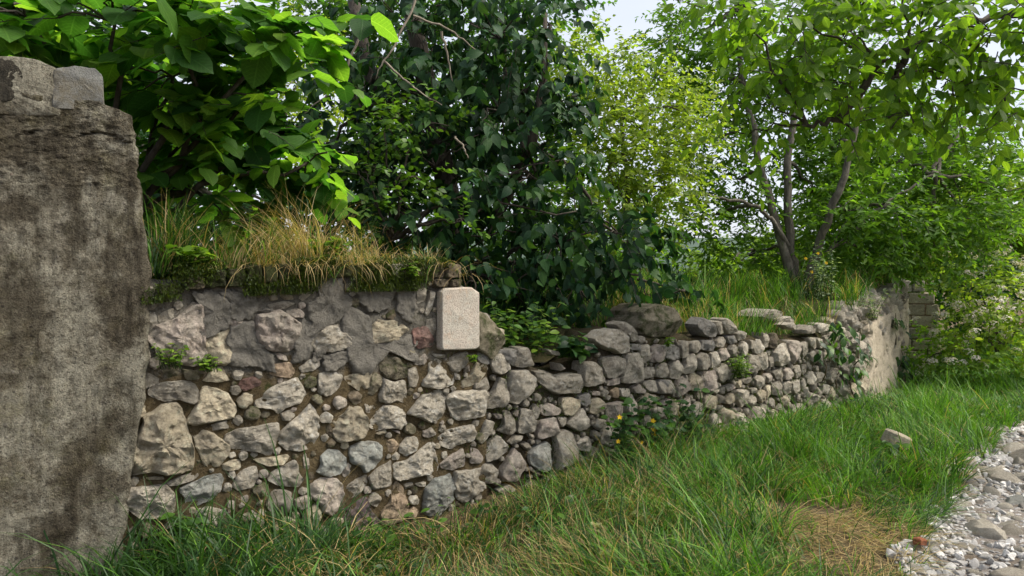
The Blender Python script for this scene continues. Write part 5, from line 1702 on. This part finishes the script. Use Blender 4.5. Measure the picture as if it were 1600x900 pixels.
# moss along the coping and in the joints of the low wall
def moss(name, label, s0, s1, n, zf, hf, rg, ln=.022):
    s = rg.uniform(s0, s1, n); z, h = zf(s, n), hf(n)
    P = wall_pts(s, z, h)
    cl = clump_noise(s, z, 5.0, 6.6); k = rg.random(n) < np.clip(.25 + 1.9 * cl, 0, 1)
    n = int(k.sum()); P = P[k]
    V, F, C = blades(P, ln * rg.uniform(.5, 1.4, n), np.full(n, .006), rg.uniform(.1, 1.5, n), rg.uniform(0, 2 * PI, n), tints(n, [(.030, .052, .010), (.055, .085, .014), (.09, .125, .022)], rg), rg.uniform(0, .8, n), rg, 3)
    put(name, mesh_np(name, V, F, M_GRASS, C), None, None, kind='stuff', label=label, category='moss')
moss('moss', 'dark green moss cushions along the brick coping', S_A + .05, S_B - .15, 26000, lambda s, n: top_z(s) + rg.uniform(-.10, .12, n), lambda n: rg.uniform(.02, .065, n), rg)
moss('moss', 'moss growing in the joints of the low dry-laid wall', S_B - .6, S_C - .6, 16000, lambda s, n: rg.uniform(.1, 1, n) * (top_z(s) - .1), lambda n: rg.uniform(-.03, .0, n), rg, .03)

# ================================================================== SMALL PLANTS
def weed(name, label, cat, px, py, spread, height, n_stem, leaf, lsize, cols, seed, out=.08, on='wall', lean=.4, m=6, parts=True, group=None, mat=None, Y=None):
    rg = np.random.default_rng(seed)
    if on == 'wall':
        s, z = on_wall(px, py); base = wall_pts(s, z, out)
    elif on == 'ground': base = ground_at(px, py)
    else: base = at(px, py, Y)
    t = thing(name, label, cat, base, group)
    mb = MB(); P, Dd, N = [], [], []
    for k in range(n_stem):
        a = rg.uniform(0, 2 * PI); rr = spread * math.sqrt(rg.random())
        b = base + np.array((math.cos(a) * rr, math.sin(a) * rr * .5, 0))
        ln = height * rg.uniform(.55, 1.15); az = rg.uniform(0, 2 * PI)
        tip = b + np.array((math.cos(az) * math.sin(lean) * ln, math.sin(az) * math.sin(lean) * ln - .03, math.cos(lean) * ln))
        q = arc(b, tip, 5, (0, -.02, .02), .05, rg)
        mb.tube(q, np.linspace(.0028, .0012, 5) * max(1, height * 2.5), 4, (.05, .10, .025))
        for j in range(m):
            u = (j + 1) / m; i = min(3, int(u * 4)); f = u * 4 - i
            p = q[i] * (1 - f) + q[min(4, i + 1)] * f
            a2 = j * 2.4 + k
            P.append(p); Dd.append((math.cos(a2), math.sin(a2), rg.uniform(-.3, .35))); N.append((rg.normal(0, .3), rg.normal(-.25, .3), 1))
    mb.build('stems', M_LEAF, t, kind='stuff')
    P, Dd, N = np.array(P), np.array(Dd), np.array(N)
    sz = lsize * rg.uniform(.6, 1.25, len(P))
    foliage(t, leaf, P, Dd, N, sz, tints(len(P), cols, rg), mat or M_LEAF, rg, 0, name='leaves')
    return t

weed('clover_weed', 'small bright clover sprouting from the wall joint nearest the concrete pillar', 'weed', 265, 575, .06, .14, 12, 'oval', .035, G_LIGHT, 81, .03)
weed('clover_weed', 'bright green clover tuft under the big pink stone', 'weed', 326, 580, .05, .10, 12, 'oval', .034, G_LIGHT, 82, .03)
weed('coping_weed', 'little green weed between the two pale coping bricks', 'weed', 637, 432, .03, .10, 8, 'oval', .04, G_LIGHT, 83, .05)
weed('coping_weed', 'leafy green weed on the mossy coping near the pillar', 'weed', 300, 418, .14, .12, 12, 'round', .06, G_LIGHT, 84, -.05)
weed('coping_weed', 'green weed among the straw grass above the middle of the coping', 'weed', 525, 405, .10, .14, 10, 'round', .06, G_LIGHT, 85, -.08)
weed('joint_weed', 'tiny green tuft in the joint below the dressed block', 'weed', 737, 566, .03, .06, 6, 'oval', .03, G_LIGHT, 86, .03)
weed('nettle_patch', 'pale green nettle-like plants in the dip of the wall top below the climber', 'weed', 835, 560, .28, .40, 34, 'oval', .07, G_LIGHT + G_MID, 87, -.22, m=9)
weed('nettle_patch', 'darker broad-leaved weeds leaning over the dip in the wall top', 'weed', 905, 560, .16, .22, 16, 'heart', .11, G_DARK + G_MID, 88, -.12, lean=.7)
weed('joint_weed', 'fresh green sprig on the low wall next to the mossy boulder', 'weed', 1040, 542, .03, .09, 6, 'oval', .045, G_LIGHT, 89, .03)
weed('fern_tuft', 'feathery green tuft growing out of the face of the low wall', 'weed', 1148, 590, .07, .22, 26, 'lance', .05, G_LIGHT, 90, .06, m=9)
weed('foot_weed', 'nettle with toothed leaves in the dark grass by the pillar foot', 'weed', 268, 870, .06, .26, 6, 'oval', .085, G_MID, 91, .12, m=8)
weed('foot_weed', 'nettle shoots in the dark grass below the rounded pale stone', 'weed', 355, 890, .07, .20, 6, 'oval', .07, G_MID + G_LIGHT[:1], 92, .2, m=7)
weed('foot_weed', 'lone broad-leaved weed in the mixed grass under the purple stone', 'weed', 855, 830, .05, .12, 5, 'oval', .06, G_MID + G_LIGHT, 93, on='ground', m=6)
weed('grey_herb', 'silvery grey-green herb standing on the low wall before the slender stems', 'herb', 1325, 470, .16, .62, 22, 'lance', .055, [(.14, .20, .12), (.20, .27, .17), (.26, .33, .22)], 94, -.3, m=14, lean=.22)
weed('grey_herb', 'greyish green herb spilling over the far top of the low wall', 'herb', 1355, 500, .2, .42, 24, 'lance', .055, [(.11, .17, .08), (.17, .24, .12), (.22, .29, .16)], 95, -.05, m=12, lean=.5)
weed('silver_weed', 'pale bluish weed lying in the hay at the bottom of the frame', 'weed', 1110, 890, .08, .10, 10, 'oval', .06, [(.13, .19, .13), (.19, .25, .18)], 96, on='ground', m=5, lean=.8)

# leaves trailing over the far part of the low wall
def trailing(label, rows, seed, lsize, cols):
    rg = np.random.default_rng(seed)
    P, D_, N_ = [], [], []
    s0, z0 = on_wall(rows[0][0], rows[0][1])
    base = wall_pts(s0, 0.0, .06)
    t = thing('climbing_vine', label, 'vine', base)
    mb = MB()
    for px, py, rx, rz, n in rows:
        s, z = on_wall(px, py)
        q = arc(wall_pts(s + rg.normal(0, .1), max(0.0, z - .35), .05), wall_pts(s, z + rz * .8, .06), 6, (0, 0, 0), .1, rg)
        mb.tube(q, np.linspace(.008, .004, 6), 4, (.09, .07, .04))
        for _ in range(n):
            a, b = rg.normal(0, rx * .5), rg.normal(0, rz * .5)
            P.append(wall_pts(s + a, z + b, rg.uniform(.05, .17))); e = wall_pts(s + a, z + b, 1) - wall_pts(s + a, z + b, 0)
            D_.append(e * .6 + np.array((rg.normal(0, .5), rg.normal(0, .5), -.7))); N_.append(e + np.array((0, 0, .8)) + rg.normal(0, .3, 3))
    mb.build('runners', M_LEAF, t, kind='stuff')
    P, D_, N_ = np.array(P), np.array(D_), np.array(N_)
    foliage(t, 'heart', P, D_, N_, lsize * rg.uniform(.6, 1.2, len(P)), tints(len(P), cols, rg), M_LEAF, rg, len(P) if len(P) < 300 else 300, name='leaves_mass') if len(P) > 300 else foliage(t, 'heart', P, D_, N_, lsize * rg.uniform(.6, 1.2, len(P)), tints(len(P), cols, rg), M_LEAF, rg, len(P) - 20, name='leaves')
    return t
trailing('leafy vine climbing the low wall where its line bends', [(1296, 515, .3, .14, 26), (1305, 560, .3, .2, 26), (1322, 590, .3, .22, 30), (1335, 540, .25, .2, 20), (1278, 545, .2, .12, 12)], 101, .10, G_DARK + G_MID + G_LIGHT[:1])
trailing('small vine with broad leaves on the pale far end of the low wall', [(1400, 560, .3, .16, 22), (1402, 590, .3, .14, 22), (1392, 500, .3, .12, 10)], 102, .13, G_DARK + G_MID)

# yellow-flowered plant at the foot of the low wall
def celandine(label, stems, flowers, seed, spread):
    rg = np.random.default_rng(seed)
    base = ground_at(*stems[0])
    t = thing('flowering_plant', label, 'flower', base)
    mb = MB(); P, D_, N_ = [], [], []
    def wall_out(px, py, out):
        s, z = on_wall(px, py); return wall_pts(s, z, out)
    for px, py in stems:
        b = wall_out(px, py, .25); b[2] = ground_z(b[:1], b[1:2])[0]
        for k in range(7):
            tip = b + np.array((rg.normal(0, .10), rg.normal(0, .08), rg.uniform(.24, .56)))
            q = arc(b, tip, 5, (0, 0, .02), .06, rg); mb.tube(q, np.linspace(.003, .0015, 5), 4, (.05, .10, .03))
            for j in range(9):
                a = rg.uniform(0, 2 * PI)
                P.append(q[rg.integers(1, 5)] + rg.normal(0, .02, 3)); D_.append((math.cos(a), math.sin(a), rg.uniform(-.3, .2))); N_.append((rg.normal(0, .3), -.4 + rg.normal(0, .3), 1))
    pet = LEAF['wide']
    for i, (px, py, r_) in enumerate(flowers):
        c = at(px, py, wall_out(px, py, 0)[1] - .36)
        g = c.copy(); g[2] = ground_z(g[:1], g[1:2])[0]; g[:2] += rg.normal(0, .05, 2)
        mb.tube(arc(g, c, 5, (0, 0, 0), .05, rg), np.linspace(.003, .0015, 5), 4, (.05, .10, .03))
        a = np.arange(5) * 2 * PI / 5 + rg.random()
        nn = np.array((.1, -.8, .6)); u = unit(np.cross(nn, (0, 0, 1.0))); v = np.cross(unit(nn), u)
        dd = np.cos(a)[:, None] * u + np.sin(a)[:, None] * v + unit(nn) * .25
        W, F, k = place('wide', np.zeros((5, 3)), dd, np.tile(nn, (5, 1)), np.full(5, r_))
        put('flower', mesh_np('flower', W, F, M_PETAL, np.full((len(W), 3), (.80, .52, .015))), t, c)
    mb.build('stems', M_LEAF, t, kind='stuff')
    foliage(t, 'round', np.array(P), np.array(D_), np.array(N_), rg.uniform(.035, .075, len(P)), tints(len(P), G_DARK[1:] + G_MID, rg), M_LEAF, rg, 0, name='leaves')
celandine('plant with small yellow flowers at the foot of the low wall', [(930, 715), (950, 700), (975, 700), (1000, 705), (1020, 700), (1045, 705)],
          [(968, 652, .024), (1020, 658, .027), (1021, 672, .025), (1024, 681, .038), (1003, 692, .022), (1021, 693, .027), (966, 690, .022), (1052, 700, .026), (1068, 698, .026), (1057, 718, .024), (1085, 717, .029), (1089, 719, .022)], 111, .2)
# yellow flowers on tall stalks on the wall top
rg = np.random.default_rng(112)
base = wall_pts(on_wall(1276, 480)[0], float(top_z(on_wall(1276, 480)[0])), -.3)
t = thing('tall_flower', 'slender stalks with tiny yellow flowers on the low wall top before the trunk', 'flower', base)
mb = MB()
for px, py in ((1278, 396), (1259, 404), (1291, 411), (1268, 425)):
    c = at(px, py, base[1] + .05)
    mb.tube(arc(base + rg.normal(0, .04, 3) * np.array((1, 1, 0)), c, 6, (0, 0, .0), .05, rg), np.linspace(.005, .003, 6), 4, (.06, .11, .03))
    a = np.arange(6) * PI / 3
    W, F, k = place('wide', np.zeros((6, 3)), np.stack([np.cos(a), np.full(6, -.2), np.sin(a)], -1), np.tile(np.array((0, -1.0, .4)), (6, 1)), np.full(6, .022))
    put('flower', mesh_np('flower', W, F, M_PETAL, np.full((len(W), 3), (.80, .52, .015))), t, c)
mb.build('stalks', M_LEAF, t, kind='stuff')
# pale grass heads in the verge
rg = np.random.default_rng(113)
for i, (px, py, h_) in enumerate(((968, 835, .20), (905, 845, .18), (915, 890, .16))):
    b = ground_at(px, py + 20)
    t = thing('grass_head', ('pale bristly grass head in the middle of the verge', 'small pale grass head beside the fallen stalk', 'dry drooping grass head at the bottom of the verge')[i], 'grass head', b)
    tip = b + np.array((.06, -.02, h_))
    mb = MB(); q = arc(b, tip, 5, (0, 0, .03)); mb.tube(q, .0016, 4, (.30, .30, .12)); mb.build('stalk', M_GRASS, t)
    n = 70; u = rg.random(n)
    p = tip + np.stack([u * .07, rg.normal(0, .004, n), -u * .03 + rg.normal(0, .005, n)], -1)
    dd = np.stack([np.full(n, .9), rg.normal(0, .4, n), rg.normal(-.1, .35, n)], -1)
    W, F, k = place('lance', p, dd, rg.normal(0, 1, (n, 3)), np.full(n, .035))
    put('bristles', mesh_np('bristles', W - b, F, M_GRASS, np.full((len(W), 3), (.42, .42, .22))), t, b, kind='stuff')
